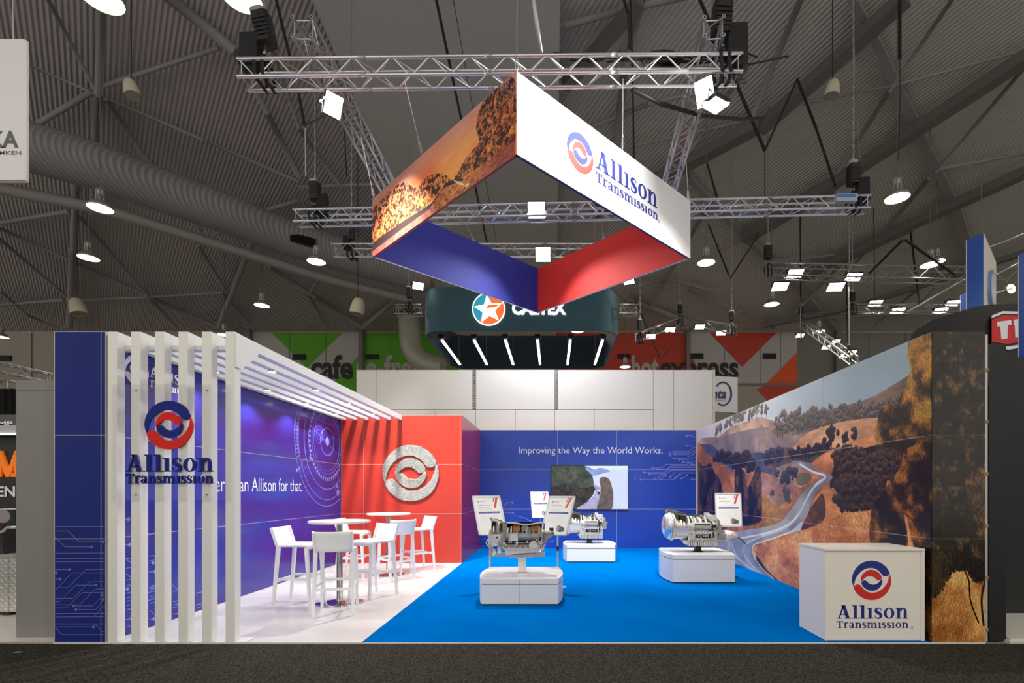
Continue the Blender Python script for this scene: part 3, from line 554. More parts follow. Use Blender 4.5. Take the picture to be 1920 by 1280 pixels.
def wtext(s_, x0, x1, yb, cap, m, bold=.025, o=.06):
    b = B(); a = PW(x0, yb); c = PW(x1, yb); text(b, s_, FW, a[0], a[1], c[0]-a[0], cap/F*DW, bold, 0, o); b.build('wall_lettering', m, far)
wtext('cafe', 583, 662, 709, 44, blackp, .03); wtext('re-fresh', 669, 812, 709, 44, wgr, .03); wtext('hot', 1184, 1235, 709, 44, wgr, .03); wtext('express', 1237, 1384, 709, 44, blackp, .03)

# ------------------------------------------------------------------ the stand: floors
RX = -1.84                                            # corner line of red box and carpet edge
b = B(); b.bb(XL-.5, RX, .0, 5.38, -.03, 0); struct('floor', b, vinyl, 'white glossy vinyl floor under the bar tables')
b = B(); b.bb(RX, XR+.51, .0, YB, -.03, 0.002); struct('floor', b, carpet, 'bright blue carpet of the stand')
b = B(); b.bb(XL-.5, RX, -.012, 0, -.03, .003); b.bb(RX, XR+.51, -.008, 0, -.03, .001); struct('trim_1', b, [mat('white_edge_trim', (214, 212, 206), .4)], 'thin white edge strip along the front of the stand floor')

def panels(wall, P0, P1, L, cuts, zc, m, side=1, th=.016, gap=.0075, uv=None, par_off=None):
    """rectangular facing panels along the line P0->P1 (x,y); side = which way they stand proud"""
    P0, P1 = Vector((*P0, 0)), Vector((*P1, 0)); r = (P1-P0).normalized(); n = Vector((r.y, -r.x, 0))*side; out = []
    for a, c in zip(cuts[:-1], cuts[1:]):
        for z0, z1 in zip(zc[:-1], zc[1:]):
            b = B(); q = [P0+r*(a+gap/2)+Vector((0, 0, z0+gap/2)), P0+r*(c-gap/2)+Vector((0, 0, z0+gap/2)), P0+r*(c-gap/2)+Vector((0, 0, z1-gap/2)), P0+r*(a+gap/2)+Vector((0, 0, z1-gap/2))]
            b.add(q+[v+n*th for v in q], [(0, 1, 2, 3), (4, 5, 6, 7), (0, 1, 5, 4), (1, 2, 6, 5), (2, 3, 7, 6), (3, 0, 4, 7)])
            out.append(b.build('panel', m, wall, uvf=(lambda v: (((v-P0).dot(r))/L, v.z/WH)) if uv else None))
    return out
ZC = [0, .992, 1.984, WH]
# back wall
b = B(); b.bb(RX, XR, YB+.006, YB+.12, 0, WH); wb = struct('wall_back', b, joint, 'blue back wall of the stand with white slogan')
panels(wb, (RX-.04, YB+.02), (XR, YB+.02), 5.46, [0, 1.98, 3.47, 5.46], ZC, navy)
FB = ((0, YB, 0), (1, 0, 0), (0, 0, 1))
def pb(px, py, D=12.79): v = at(px, py, D); return (v.x, v.z)
b = B(); a = pb(973, 849.7); text(b, 'Improving the Way the World Works.', FB, a[0], a[1], 3.61, .172, -.006, 0, .004); b.build('slogan_lettering', wink, wb)
b = B()
def circ(b, pts, fr, f, wd=.011, rr=.022, ends=(1, 0)):
    Q = [f(*q) for q in pts]; b.strip(Q, fr, wd, .003)
    if ends[0]: b.disc(Q[0], rr, fr, .0035, 10)
    if ends[1]: b.disc(Q[-1], rr, fr, .0035, 10)
for P in [[(1288, 816.5), (1298, 816.5), (1304, 820)], [(1287, 835.5), (1296, 835.5), (1304, 839)], [(1255, 850), (1260, 846), (1290, 846), (1300, 840)], [(1256, 854), (1262, 849), (1292, 849), (1304, 844)], [(1265, 852), (1290, 852), (1305, 848)],
          [(1263, 859), (1285, 859), (1300, 852)], [(1273, 861.5), (1290, 861.5), (1305, 856)], [(1280, 866), (1296, 866), (1305, 863)], [(1290, 868), (1305, 868)], [(1296, 870.5), (1305, 870.5)], [(1223, 877), (1241, 877), (1248, 870.5), (1290, 870.5)],
          [(1233, 879.5), (1250, 879.5), (1258, 873), (1305, 873)], [(1208, 885.5), (1247, 885.5), (1256, 876), (1305, 876)], [(1218, 888), (1250, 888), (1262, 879), (1305, 879)], [(1247, 891.5), (1242, 891.5), (1232, 896), (1192, 896)], [(1191, 896.2), (1236, 896.2)],
          [(1201, 899), (1240, 899), (1256, 882), (1305, 882)], [(1228, 896.5), (1243, 896.5)], [(1238, 899), (1262, 899), (1276, 886), (1305, 886)], [(1257, 894), (1266, 884)], [(1266, 896), (1280, 887)], [(1278, 896.5), (1290, 890.5), (1305, 890.5)], [(1288, 890.5), (1305, 890.5)], [(1297, 898.5), (1305, 898.5)],
          [(961, 942), (950, 942), (944, 950), (930, 954)], [(962, 961), (948, 961), (940, 966), (902, 966)], [(994, 976), (982, 970), (964, 966)], [(1036, 1014), (1020, 1018), (960, 1018), (940, 1010), (902, 1010)], [(1022, 1022), (990, 1024), (902, 1024)]]: circ(b, P, FB, pb)
b.build('circuit_print', lav, wb)
# red box wall and its magenta side
YR = 10.25-FD
b = B(); b.bb(XL, RX-.006, YR+.006, YR+.10, 0, WH); b.bb(RX-.10, RX-.006, YR+.10, YB+.02, 0, WH); wr = struct('wall_red', b, joint, 'red wall with white fluffy ring emblem behind the bar tables')
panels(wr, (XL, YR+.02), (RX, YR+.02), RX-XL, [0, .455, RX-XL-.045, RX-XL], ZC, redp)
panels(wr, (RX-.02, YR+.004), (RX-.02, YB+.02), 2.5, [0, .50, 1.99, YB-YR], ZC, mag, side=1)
# white fluffy emblem
FR = ((0, YR+.004, 0), (1, 0, 0), (0, 0, 1)); ec = at(770.8, 886.7, 10.25); ER = .565
em = thing('ring_emblem', 'large white fluffy moss ring emblem on the red wall', 'emblem', (ec.x, YR, ec.z))
moss = mat('white_moss', (208, 208, 200), .95, bump=(90, 1, .02), var=(60, (160, 160, 150), 5))
for P, sg in ((OUT, 1), (OUT, -1), (INN, 1), (INN, -1)):
    b = B(); Q = [(ec.x+sg*x*ER, ec.z+sg*y*ER) for x, y in P]
    J = []
    for (x0, y0), (x1, y1) in zip(Q, Q[1:]+Q[:1]):
        for k in range(3): t = k/3; J.append((x0+(x1-x0)*t+random.uniform(-.006, .006), y0+(y1-y0)*t+random.uniform(-.006, .006)))
    b.prism(J, FR, .045); m = None
    xs = [q[0] for q in Q]; zs = [q[1] for q in Q]
    def inside(x, y):
        c_ = False
        for (x0, y0), (x1, y1) in zip(Q, Q[1:]+Q[:1]):
            if (y0 > y) != (y1 > y) and x < (x1-x0)*(y-y0)/(y1-y0)+x0: c_ = not c_
        return c_
    n = 0
    while n < 1000:
        x, z = random.uniform(min(xs), max(xs)), random.uniform(min(zs), max(zs))
        if not inside(x, z): continue
        n += 1; r = random.uniform(.007, .013); y = YR+.004-.043
        d = [Vector((x+random.uniform(-r, r)*1.6, y-random.uniform(.004, .018), z+random.uniform(-r, r)*1.6))]+[Vector((x+r*math.cos(a+n), y, z+r*math.sin(a+n))) for a in (0, 2.09, 4.19)]
        b.add(d, [(0, 1, 2), (0, 2, 3), (0, 3, 1)])
    b.build('moss_piece', moss, em)
# left wall
b = B(); b.bb(XL-.10, XL-.006, .102, YR+.004, 0, WH); wlft = struct('wall_left', b, joint, 'blue violet printed wall along the left of the stand')
panels(wlft, (XL-.02, .11), (XL-.02, YR+.004), 5.38, [0, .83, 3.82, YR-.096], ZC, violet, side=1)
FL = ((XL-.003, 0, 0), (0, 1, 0), (0, 0, 1))
def pl(px, py):
    D = XL*F/(px-HX); return (D-FD, HZ+(HY-py)/F*D)
b = B(); emblem(b, FL, .355, 2.685, .155, .003, (0, 0)); serif(b, 'Allison', FL, .52, 2.66, .68, .135); serif(b, 'Transmission', FL, .52, 2.555, .68, .075); b.build('wall_logo', wink, wlft)
b = B(); a = pl(567, 924); z_ = a[1]; a0 = pl(378, 924); text(b, "There's an Allison for that.", FL, 1.30, 1.44, a[0]-1.30, .215, -.006, 0, .003); b.build('slogan_lettering', wink, wlft)
# instrument rings print near the corner
b = B(); cc = pl(614, 828); b.disc(cc, .075, FL, .003, 20, .085); s_ = FL
def ell(rz, wd=.012, a0=0, a1=360, c=cc, kx=1.0):
    P = []
    for k in range(61):
        t = math.radians(a0+(a1-a0)*k/60); P.append((c[0]+rz*kx*math.cos(t), c[1]+rz*math.sin(t)))
    P = [q for q in P if q[0] < YR-.03]; b.strip(P, FL, wd, .003)
ell(.26, .016, 0, 360, cc, 1.1); ell(.62, .006); ell(.55, .005)
for r_, w_ in ((.74, .008), (.9, .016), (1.10, .012), (1.22, .014)): ell(r_, w_, 60, 318)
ell(1.14, .007, 100, 200); ell(.09, .010, 0, 360, (cc[0]-.36, cc[1]+.1)); ell(.16, .005, 0, 360, (cc[0]-.36, cc[1]+.1)); ell(.14, .008, 0, 360, pl(632, 905)); ell(.08, .006, 0, 360, pl(572, 868))
for k in range(34):
    t = math.radians(95+k*3.1); b.strip([(cc[0]+1.11*math.cos(t), cc[1]+1.11*math.sin(t)), (cc[0]+1.2*math.cos(t), cc[1]+1.2*math.sin(t))], FL, .008, .003)
for k in range(30):
    t = math.radians(112+k*7.2); q = (cc[0]+.70*math.cos(t), cc[1]+.70*math.sin(t))
    if q[0] < YR-.05: b.disc(q, .028, FL, .003, 8)
for q, r_ in ((pl(632, 910), .055), (pl(634, 923), .065), (pl(583, 857), .05), (pl(608, 805), .022), (pl(619, 852), .022), (pl(557, 881), .03), (pl(561, 878), .03)):
    if q[0] < YR-.05: b.disc(q, r_, FL, .003, 12)
b.strip([pl(571, 787), pl(588, 804), pl(632, 850)], FL, .006, .003); b.strip([pl(568, 871), pl(557, 881)], FL, .008, .003)
b.build('instrument_print', lav, wlft)
b = B()
for P in [[(241, 973), (232, 973)], [(243, 1021), (234, 1021)], [(287, 1055), (280, 1055)], [(291, 1071), (280, 1072)], [(336, 1149), (326, 1151)], [(380, 1109), (368, 1112)], [(288, 1160), (282, 1161)], [(246, 1159), (232, 1162)], [(239, 1104), (236, 1104)]]: circ(b, P, FL, pl, .007, .02)
for P in [[(236, 1047), (249, 1045)], [(236, 1047), (249, 1057)], [(237, 1065), (249, 1062)], [(237, 1075), (243, 1081), (252, 1078)], [(237, 1088), (252, 1084)], [(237, 1098), (252, 1094)], [(237, 1112), (295, 1098), (300, 1090)], [(238, 1121), (300, 1105)], [(238, 1127), (252, 1124)], [(238, 1135), (300, 1120)], [(238, 1143), (252, 1140)],
          [(281, 1042), (288, 1041), (294, 1048)], [(281, 1051), (296, 1048)], [(281, 1099), (296, 1095)], [(281, 1105), (296, 1101)], [(282, 1118), (286, 1118), (294, 1128)], [(281, 1131), (298, 1127)], [(282, 1145), (296, 1158)], [(323, 1096), (330, 1104), (340, 1102)], [(324, 1109), (339, 1106)], [(325, 1128), (345, 1122)], [(325, 1134), (345, 1128)], [(325, 1139), (345, 1133)], [(367, 1134), (383, 1130)], [(368, 1140), (383, 1135)], [(238, 1175), (252, 1172)]]: circ(b, P, FL, pl, .006, .01, (0, 0))
b.build('circuit_print', lav, wlft)
# left return panel with circuit print, right return panel with tree print
bluep = mat('deep_blue_print', (4, 32, 112), .5, var=(.5, (16, 40, 124), 2), spec=.25); edge = mat('panel_edge_profile', (196, 190, 184), .4, .3)
b = B(); b.bb(XL-.505, XL-.01, .004, .10, 0, WH); wfl = struct('wall_front_left', b, edge, 'deep blue return panel with circuit print at the left front corner')
panels(wfl, (XL-.50, .018), (XL-.012, .018), .49, [0, .445, .488], [0, .992], bluep); panels(wfl, (XL-.50, .018), (XL-.012, .018), .49, [0, .445, .488], ZC[1:], bluep)
FFL = ((0, .001, 0), (1, 0, 0), (0, 0, 1))
def pf(px, py): v = at(px-.017*(py-920), py, 4.87); return (v.x, v.z)
b = B()
def q_(x, y): return (x/3.2, 880+y/3.2)
for P, e in [([(312, 342), (644, 342)], 0), ([(312, 369), (415, 369), (478, 433), (640, 433)], 2), ([(312, 402), (333, 402), (398, 464), (558, 464)], 2), ([(314, 502), (646, 500)], 0), ([(316, 534), (646, 534)], 0), ([(316, 553), (646, 552)], 0), ([(427, 600), (318, 601)], 1), ([(347, 620), (319, 620)], 1), ([(371, 657), (320, 657)], 1),
             ([(322, 728), (345, 727), (440, 620), (648, 620)], 0), ([(322, 709), (420, 707), (524, 600), (648, 599)], 0), ([(324, 793), (370, 792), (465, 693), (587, 693)], 2), ([(324, 773), (452, 772), (545, 674), (648, 672)], 0), ([(326, 830), (412, 830), (502, 738), (650, 737)], 0), ([(326, 811), (490, 811), (584, 718), (650, 716)], 0),
             ([(453, 818), (570, 818), (622, 764), (625, 753)], 3), ([(469, 840), (588, 840), (638, 778)], 3), ([(328, 864), (652, 862)], 0), ([(328, 884), (652, 882)], 0), ([(578, 882), (630, 820), (652, 820)], 0), ([(330, 926), (652, 926)], 0), ([(576, 944), (345, 944), (385, 990), (652, 990)], 1), ([(584, 926), (625, 970), (652, 970)], 0)]:
    Q = [pf(*q_(*q)) for q in P]; Q = [(min(max(x, XL-.495), XL-.016), z) for x, z in Q]; b.strip(Q, FFL, .006, .003)
    if e in (1, 3): b.disc(Q[0], .014, FFL, .0035, 12)
    if e in (2, 3): b.disc((min(Q[-1][0], XL-.03), Q[-1][1]), .014, FFL, .0035, 12)
b.build('circuit_print', mat('muted_lavender_ink', (104, 104, 170), .5), wfl)
b = B(); b.bb(XR+.01, XR+.515, .018, .10, 0, WH); b.bb(XR+.535, XR+.56, .03, .10, 0, WH-.02); wfr = struct('wall_front_right', b, edge, 'tree printed return panel at the right front corner')
for z0, z1 in zip(ZC[:-1], ZC[1:]):
    bx = B(); x0, x1 = XR+.004, XR+.512; bx.bb(x0, x1, .002, .018, z0+.003, z1-.003); bx.build('panel', TREEP, wfr, uvf=lambda v: ((v.x-x0)/(x1-x0), v.z/WH))
b = B(); b.bb(XR+.518, XR+.535, .05, .10, 0, WH-.02)
for k in range(6): b.bb(XR+.516, XR+.56, .02, .05, .1+k*.5, .13+k*.5)
b.build('timber_frame', mat('raw_timber', (150, 124, 84), .7), wfr)
# right wall with the mural
b = B(); b.bb(XR+.002, XR+.10, .10, YB+.02, 0, WH); wrt = struct('wall_right', b, joint, 'right wall covered by a mural of a winding road through dry hills')
for (y0, y1) in ((0.004, 1.97), (1.97, 3.96), (3.96, 5.94), (5.94, YB)):
    for z0, z1 in zip(ZC[:-1], ZC[1:]):
        bx = B(); g = .0028; bx.add([(XR+.02, y0+g, z0+g), (XR+.02, y1-g, z0+g), (XR+.02, y1-g, z1-g), (XR+.02, y0+g, z1-g), (XR, y0+g, z0+g), (XR, y1-g, z0+g), (XR, y1-g, z1-g), (XR, y0+g, z1-g)], [(0, 3, 2, 1), (4, 5, 6, 7), (0, 1, 5, 4), (1, 2, 6, 5), (2, 3, 7, 6), (3, 0, 4, 7)])
        bx.build('panel', MURAL, wrt, uvf=lambda v: (v.y/YB, v.z/WH))
# pale panel wall of the neighbour stand behind
b = B(); DN = 13.10; yn = DN-FD; zt = HZ+(HY-693)/F*DN
def xn(px): return (px-HX)/F*DN
def zn(py): return HZ+(HY-py)/F*DN
b.bb(xn(668), xn(1340), yn+.03, yn+.3, 0, zt-.002); wn = struct('wall_neighbour_back', b, mat('panel_gap_grey', (120, 118, 112), .6), 'tall pale panel wall of the next stand rising behind the blue back wall')
for x0, x1, y0, y1 in [(668, 705, 806, 693), (705, 886, 767.6, 693), (892, 1040, 767.6, 693), (1046, 1225, 767.6, 693), (1225, 1263, 820, 693), (1263, 1336, 820, 693), (705, 817, 820, 767.6), (817, 891.5, 820, 767.6), (891.5, 966, 820, 767.6), (966, 1040, 820, 767.6), (1040, 1114, 820, 767.6), (1114, 1225, 820, 767.6)]:
    g = .45; bx = B(); bx.bb(xn(x0+g), xn(x1-g), yn, yn+.03, zn(y0)+.006, zn(y1)-.006); bx.build('panel', matt_white, wn)
for x0 in (886, 1040):
    bx = B(); bx.bb(xn(x0+.6), xn(x0+5.4), yn+.005, yn+.03, zn(767), zn(693)); o = bx.build('slotted_upright', alu_d, wn)
    bx = B()
    for k in range(16): z = zn(765.5)+k*(zn(694.5)-zn(765.5))/15; bx.bb(xn(x0+2.2), xn(x0+3.9), yn+.001, yn+.006, z-.014, z+.014)
    o2 = bx.build('slot_holes', blackp, wn)
bx = B(); bx.bb(xn(1336.4), xn(1340.5), yn-.02, yn+.06, 0, zt); bx.build('end_profile', mat('cream_profile', (214, 208, 196), .4), wn)

# ------------------------------------------------------------------ slatted pergola
pg = thing('slatted_pergola', 'white pergola of six square posts carrying long beams to the red wall', 'pergola', (-3.66, .04, 0))
PXS = [-4.220, -3.995, -3.768, -3.543, -3.318, -3.093]
for x in PXS:
    b = B(); b.bb(x-.045, x+.045, -.004, .086, .004, WH-.004); b.build('post', white, pg)
    b = B(); b.bb(x-.043, x+.043, .09, YR-.01, WH-.106, WH-.006); b.build('beam', white, pg)
b = B(); b.bb(PXS[0]-.04, PXS[-1]-.05, .092, .19, WH-.15, WH-.108); b.build('lintel', white, pg)
b = B(); x = PXS[-1]+.045; FP = ((x, 0, 0), (0, 1, 0), (0, 0, 1)); b.prism([(0, WH-.02), (.36, WH-.02), (.36, WH-.14), (.09, WH-.34), (0, WH-.34)], FP, .012); o = b.build('corner_plate', white, pg)
b = B()
for y, z in ((.03, .06), (.03, .3), (.2, .06), (.31, .06), (.2, .2), (.31, .12), (.06, .24)): b.disc((y, WH-z), .008, FP, .016, 8)
b.build('screw', steel, o)
b = B(); b.bb(PXS[-1]-.045, PXS[-1]+.15, -.0, .16, .004, .007); b.build('foot_plate', white, pg)
bulb = mat('warm_bulb', (255, 255, 255), .5, emit=(255, 250, 240), es=9)
n = 0
for xr, Ds in ((PXS[4], (6.0, 7.1, 8.2, 9.3)), (PXS[1], (6.0, 7.1, 8.2, 9.3))):
    for j, D in enumerate(Ds):
        y = D-FD; lab = 'round white downlight under the %s beam of the pergola, %s from the front' % ('second inner' if xr == PXS[4] else 'second outer', ['first', 'second', 'third', 'last'][j])
        t = thing('downlight', lab, 'light', (xr, y, WH-.106), 0, 'downlights under the pergola')
        b = B(); b.lathe([(0, 0), (0, .047), (-.018, .047), (-.02, .040)], (xr, y, WH-.106), (0, 0, 1), 20); b.build('housing', white, t)
        b = B(); b.lathe([(-.019, 0), (-.019, .041)], (xr, y, WH-.106), (0, 0, 1), 20); b.build('bulb', bulb, t)
        spot('downlight_lamp', (xr, y, WH-.14), (xr+.05, y, 0), 42, 130, (1, .97, .93), .5, .03)
# clear sheet with the raised word mark, screwed to the posts
gl = bpy.data.materials.new('clear_acrylic'); gl.use_nodes = True; nt = gl.node_tree; nt.nodes.remove(nt.nodes['Principled BSDF'])
g1 = nt.nodes.new('ShaderNodeBsdfTransparent'); g2 = nt.nodes.new('ShaderNodeBsdfGlossy'); g2.inputs['Roughness'].default_value = .02; g3 = nt.nodes.new('ShaderNodeMixShader'); g4 = nt.nodes.new('ShaderNodeFresnel'); g4.inputs['IOR'].default_value = 1.25
g1.inputs['Color'].default_value = (1, 1, 1, 1); nt.links.new(g4.outputs[0], g3.inputs[0]); nt.links.new(g1.outputs[0], g3.inputs[1]); nt.links.new(g2.outputs[0], g3.inputs[2]); nt.links.new(g3.outputs[0], nt.nodes['Material Output'].inputs['Surface'])
v0, v1 = at(209, 720, 4.85), at(430, 937, 4.85)
sg = thing('acrylic_sign', 'clear acrylic sheet with raised ring and maker name screwed across the white posts', 'sign', (v0.x, -.02, v1.z))
b = B(); b.bb(v0.x, v1.x, -.016, -.010, v1.z, v0.z); b.build('acrylic_sheet', gl, sg)
b = B()
for px in (253, 386):
    for py in (731, 927): v = at(px, py, 4.85); b.cyl((v.x, -.021, v.z), (v.x, -.002, v.z), .007, 8)
b.build('screw', steel, sg)
FS = ((0, -.017, 0), (1, 0, 0), (0, 0, 1)); l3 = mat('navy_letter_acrylic', (8, 28, 122), .35, spec=.2); r3 = mat('red_letter_acrylic', (218, 28, 22), .35, spec=.2); rim = mat('letter_rim', (220, 220, 226), .3)
c = at(318, 797, 4.85); b = B(); emblem(b, FS, c.x, c.z, .231, .016, (0, 1)); b.build('raised_ring', [l3, r3], sg)
x0 = at(237, 884, 4.85); x1 = at(401, 884, 4.85); b = B(); serif(b, 'Allison', FS, x0.x, x0.z, x1.x-x0.x, .163, .016); x0 = at(237, 906, 4.85); serif(b, 'Transmission', FS, x0.x, x0.z, x1.x-x0.x, .092, .016); b.build('raised_lettering', l3, sg)

# ------------------------------------------------------------------ reception counter
D0 = 4.90; y0 = D0-FD+.01; cx0, cx1, cz = 2.625, 3.585, .892
ct = thing('reception_counter', 'white box counter with blue and red ring logo in front of the mural', 'counter', ((cx0+cx1)/2, y0+.27, 0))
cream = mat('cream_laminate', (236, 232, 222), .35)
b = B(); b.bb(cx0+.004, cx0+.022, y0+.012, y0+.53, .006, cz-.02); b.bb(cx1-.034, cx1-.004, y0+.0, y0+.53, .006, cz-.022); b.bb(cx0+.022, cx1-.03, y0+.51, y0+.53, .006, cz-.02); b.build('side_panel', cream, ct)
b = B(); b.bb(cx0+.0225, cx1-.0345, y0+.012, y0+.03, .008, cz-.0205); b.build('front_panel', cream, ct)
b = B(); b.bb(cx0, cx1, y0-.002, y0+.535, cz-.02, cz); b.build('top', cream, ct)
FC = ((0, y0+.012, 0), (1, 0, 0), (0, 0, 1)); v = at(1635.6, 1088, 4.91); b = B(); emblem(b, FC, v.x, v.z, .191, .001, (0, 1)); b.build('ring_print', [navy_logo, red_logo], ct)
v = at(1570, 1159.7, 4.91); b = B(); serif(b, 'Allison', FC, v.x, v.z, .692, .128, .001); v = at(1570, 1177.6, 4.91); serif(b, 'Transmission', FC, v.x, v.z, .695, .067, .001)
v = at(1711.5, 1176.5, 4.91); b.ring((v.x, v.z), .010, .002, FC, .001, 16); text(b, 'R', FC, v.x-.004, v.z-.005, .008, .010, 0, 0, .001); b.build('name_print', navy_logo, ct)

# ------------------------------------------------------------------ television
v0, v1 = at(1033, 872, 12.73), at(1178, 955.3, 12.73); yt = YB-.06
tv = thing('wall_television', 'large flat television on the blue wall showing a truck on a forest lakeside road', 'television', ((v0.x+v1.x)/2, yt, (v0.z+v1.z)/2))
b = B(); b.bb(v0.x, v1.x, yt+.004, yt+.055, v1.z, v0.z); b.build('casing', blackp, tv)
g = .014; b = B(); b.add([(v0.x+g, yt, v1.z+g), (v1.x-g, yt, v1.z+g), (v1.x-g, yt, v0.z-g), (v0.x+g, yt, v0.z-g)], [(0, 1, 2, 3)]); b.build('screen', TVP, tv, uvf=lambda v: ((v.x-v0.x-g)/(v1.x-v0.x-2*g), (v.z-v1.z-g)/(v0.z-v1.z-2*g)))
b = B(); b.bb(v0.x, v0.x+.013, yt-.002, yt+.005, v1.z, v0.z); b.bb(v1.x-.013, v1.x, yt-.002, yt+.005, v1.z, v0.z); b.bb(v0.x, v1.x, yt-.002, yt+.005, v1.z, v1.z+.013); b.bb(v0.x, v1.x, yt-.002, yt+.005, v0.z-.013, v0.z); b.build('bezel', blackp, tv)

# ------------------------------------------------------------------ bar stools and tables
plas = mat('white_stool_plastic', (240, 240, 240), .38)
def make_stool(label):
    t = thing('bar_stool', label, 'stool', (0, 0, 0), 0, 'white bar stools')
    fl, rl = [(.205, .225), (-.205, .225)], [(.215, -.235), (-.215, -.235)]
    for k, (x, y) in enumerate(fl+rl):
        b = B(); ft = (x*.93, (.175 if k < 2 else -.175)); s_ = .018; e = .015
        top = .735 if k < 2 else .74
        vs = [(x+a*e, y+c*e, 0) for a, c in ((-1, -1), (1, -1), (1, 1), (-1, 1))]+[(ft[0]+a*.021, ft[1]+c*.021, top) for a, c in ((-1, -1), (1, -1), (1, 1), (-1, 1))]
        b.add(vs, [(0, 3, 2, 1), (4, 5, 6, 7), (0, 1, 5, 4), (1, 2, 6, 5), (2, 3, 7, 6), (3, 0, 4, 7)]); b.build('leg', plas, t, local=True)
    # seat: shell with rolled front edge, slightly dished
    b = B(); b.smooth = True; nx, ny = 9, 10; vs = []
    for j in range(ny):
        v = j/(ny-1)
        for i in range(nx):
            u = i/(nx-1)*2-1; y = -.195+.405*v; z = .772-.010*(1-u*u)*math.sin(math.pi*min(1, v*1.1)); 
            if v > .88: z -= (v-.88)*.28
            vs.append((u*.208, y, z))
    vs2 = [(x*.985, y, z-.032) for x, y, z in vs]; o = nx*ny; fs = []
    for j in range(ny-1):
        for i in range(nx-1): a = j*nx+i; fs += [(a, a+1, a+nx+1, a+nx), (o+a, o+a+nx, o+a+nx+1, o+a+1)]
    for j in range(ny-1): a = j*nx; fs += [(a, a+nx, o+a+nx, o+a), (a+nx-1, o+a+nx-1, o+a+2*nx-1, a+2*nx-1)]
    for i in range(nx-1): fs += [(i, o+i, o+i+1, i+1), ((ny-1)*nx+i, (ny-1)*nx+i+1, o+(ny-1)*nx+i+1, o+(ny-1)*nx+i)]
    b.add(vs+vs2, fs); b.build('seat', plas, t, local=True)
    # backrest: gently curved slab with side cheeks
    b = B(); b.smooth = True; vs = []; nz = 6
    for j in range(nz):
        v = j/(nz-1); z = .742+.238*v; yb = -.185-.075*v
        for i in range(nx):
            u = i/(nx-1)*2-1; vs.append((u*(.208+.006*v), yb-.030*(1-u*u)+.004, z+.004*(u*u)))
    vs2 = [(x, y-.018, z) for x, y, z in vs]; o = nx*nz; fs = []
    for j in range(nz-1):
        for i in range(nx-1): a = j*nx+i; fs += [(a, a+nx, a+nx+1, a+1), (o+a, o+a+1, o+a+nx+1, o+a+nx)]
    for j in range(nz-1): a = j*nx; fs += [(a, o+a, o+a+nx, a+nx), (a+nx-1, a+2*nx-1, o+a+2*nx-1, o+a+nx-1)]
    for i in range(nx-1): fs += [(i, i+1, o+i+1, o+i), ((nz-1)*nx+i, o+(nz-1)*nx+i, o+(nz-1)*nx+i+1, (nz-1)*nx+i+1)]
    b.add(vs+vs2, fs); b.smooth = False
    for sx in (-1, 1): b.bar((sx*.207, -.182, .74), (sx*.213, -.262, .984), .018, .036)
    b.build('backrest', plas, t, local=True)
    for p_, q_2 in [((.196, .205, .36), (-.196, .205, .36)), ((.2, .205, .335), (.205, -.212, .335)), ((-.2, .205, .335), (-.205, -.212, .335)), ((.2, -.212, .31), (-.2, -.212, .31))]:
        b = B(); b.bar(p_, q_2, .018, .034); b.build('footrest_rail', plas, t, local=True)
    return t
def hd(dx, dy): return math.atan2(-dx, dy)
ST = [((-3.295, 6.62), (1, -.01), 'white bar stool at the left of the near table beside the blue wall'),
      ((-2.60, 6.10), (-.24, .97), 'nearest white bar stool with its back to the viewer'),
      ((-2.51, 7.07), (-.52, -.86), 'white bar stool at the right of the near table, turned towards its column'),
      ((-3.36, 8.60), (1, .02), 'white bar stool mostly hidden behind the near table top'),
      ((-2.60, 8.39), (-.70, .715), 'white bar stool of the far table with its back to the viewer'),
      ((-2.48, 9.27), (-.77, -.64), 'rightmost white bar stool standing close to the red wall')]
st0 = make_stool(ST[0][2])
for k, ((x, D), d, lab) in enumerate(ST):
    if k == 0: st0.location = (x, D-FD, 0); st0.rotation_euler = (0, 0, hd(*d))
    else: dup(st0, (x, D-FD, 0), hd(*d), lab)
def bar_table(x, D, rt, rb, lab):
    y = D-FD; t = thing('bar_table', lab, 'table', (x, y, 0), 0, 'round bar tables'); h = 1.068
    b = B(); b.lathe([(0, 0), (0, rb), (.006, rb+.002), (.012, rb-.006), (.02, rb*.5), (.024, .05), (.024, 0)], (x, y, 0), (0, 0, 1), 48); b.build('base', mirror, t)
    b = B(); b.cyl((x, y, .02), (x, y, h-.045), .037, 28); b.cyl((x, y, .33), (x, y, .336), .039, 28); b.build('column', steel, t)
    b = B(); b.lathe([(h-.030, 0), (h-.030, rt-.006), (h-.024, rt), (h-.004, rt), (h, rt-.005), (h, 0)], (x, y, 0), (0, 0, 1), 56); b.build('table_top', mat('table_top_white', (232, 226, 216), .25), t)
    b = B(); b.box((x, y, h-.038), (rt*1.15, .05, .012)); b.box((x, y, h-.038), (.05, rt*1.15, .012)); b.build('bracket', blackp, t)
bar_table(-2.775, 6.60, .378, .295, 'nearer round bar table with white top and steel column')
bar_table(-2.86, 8.82, .365, .27, 'farther round bar table with white top in front of the red wall')

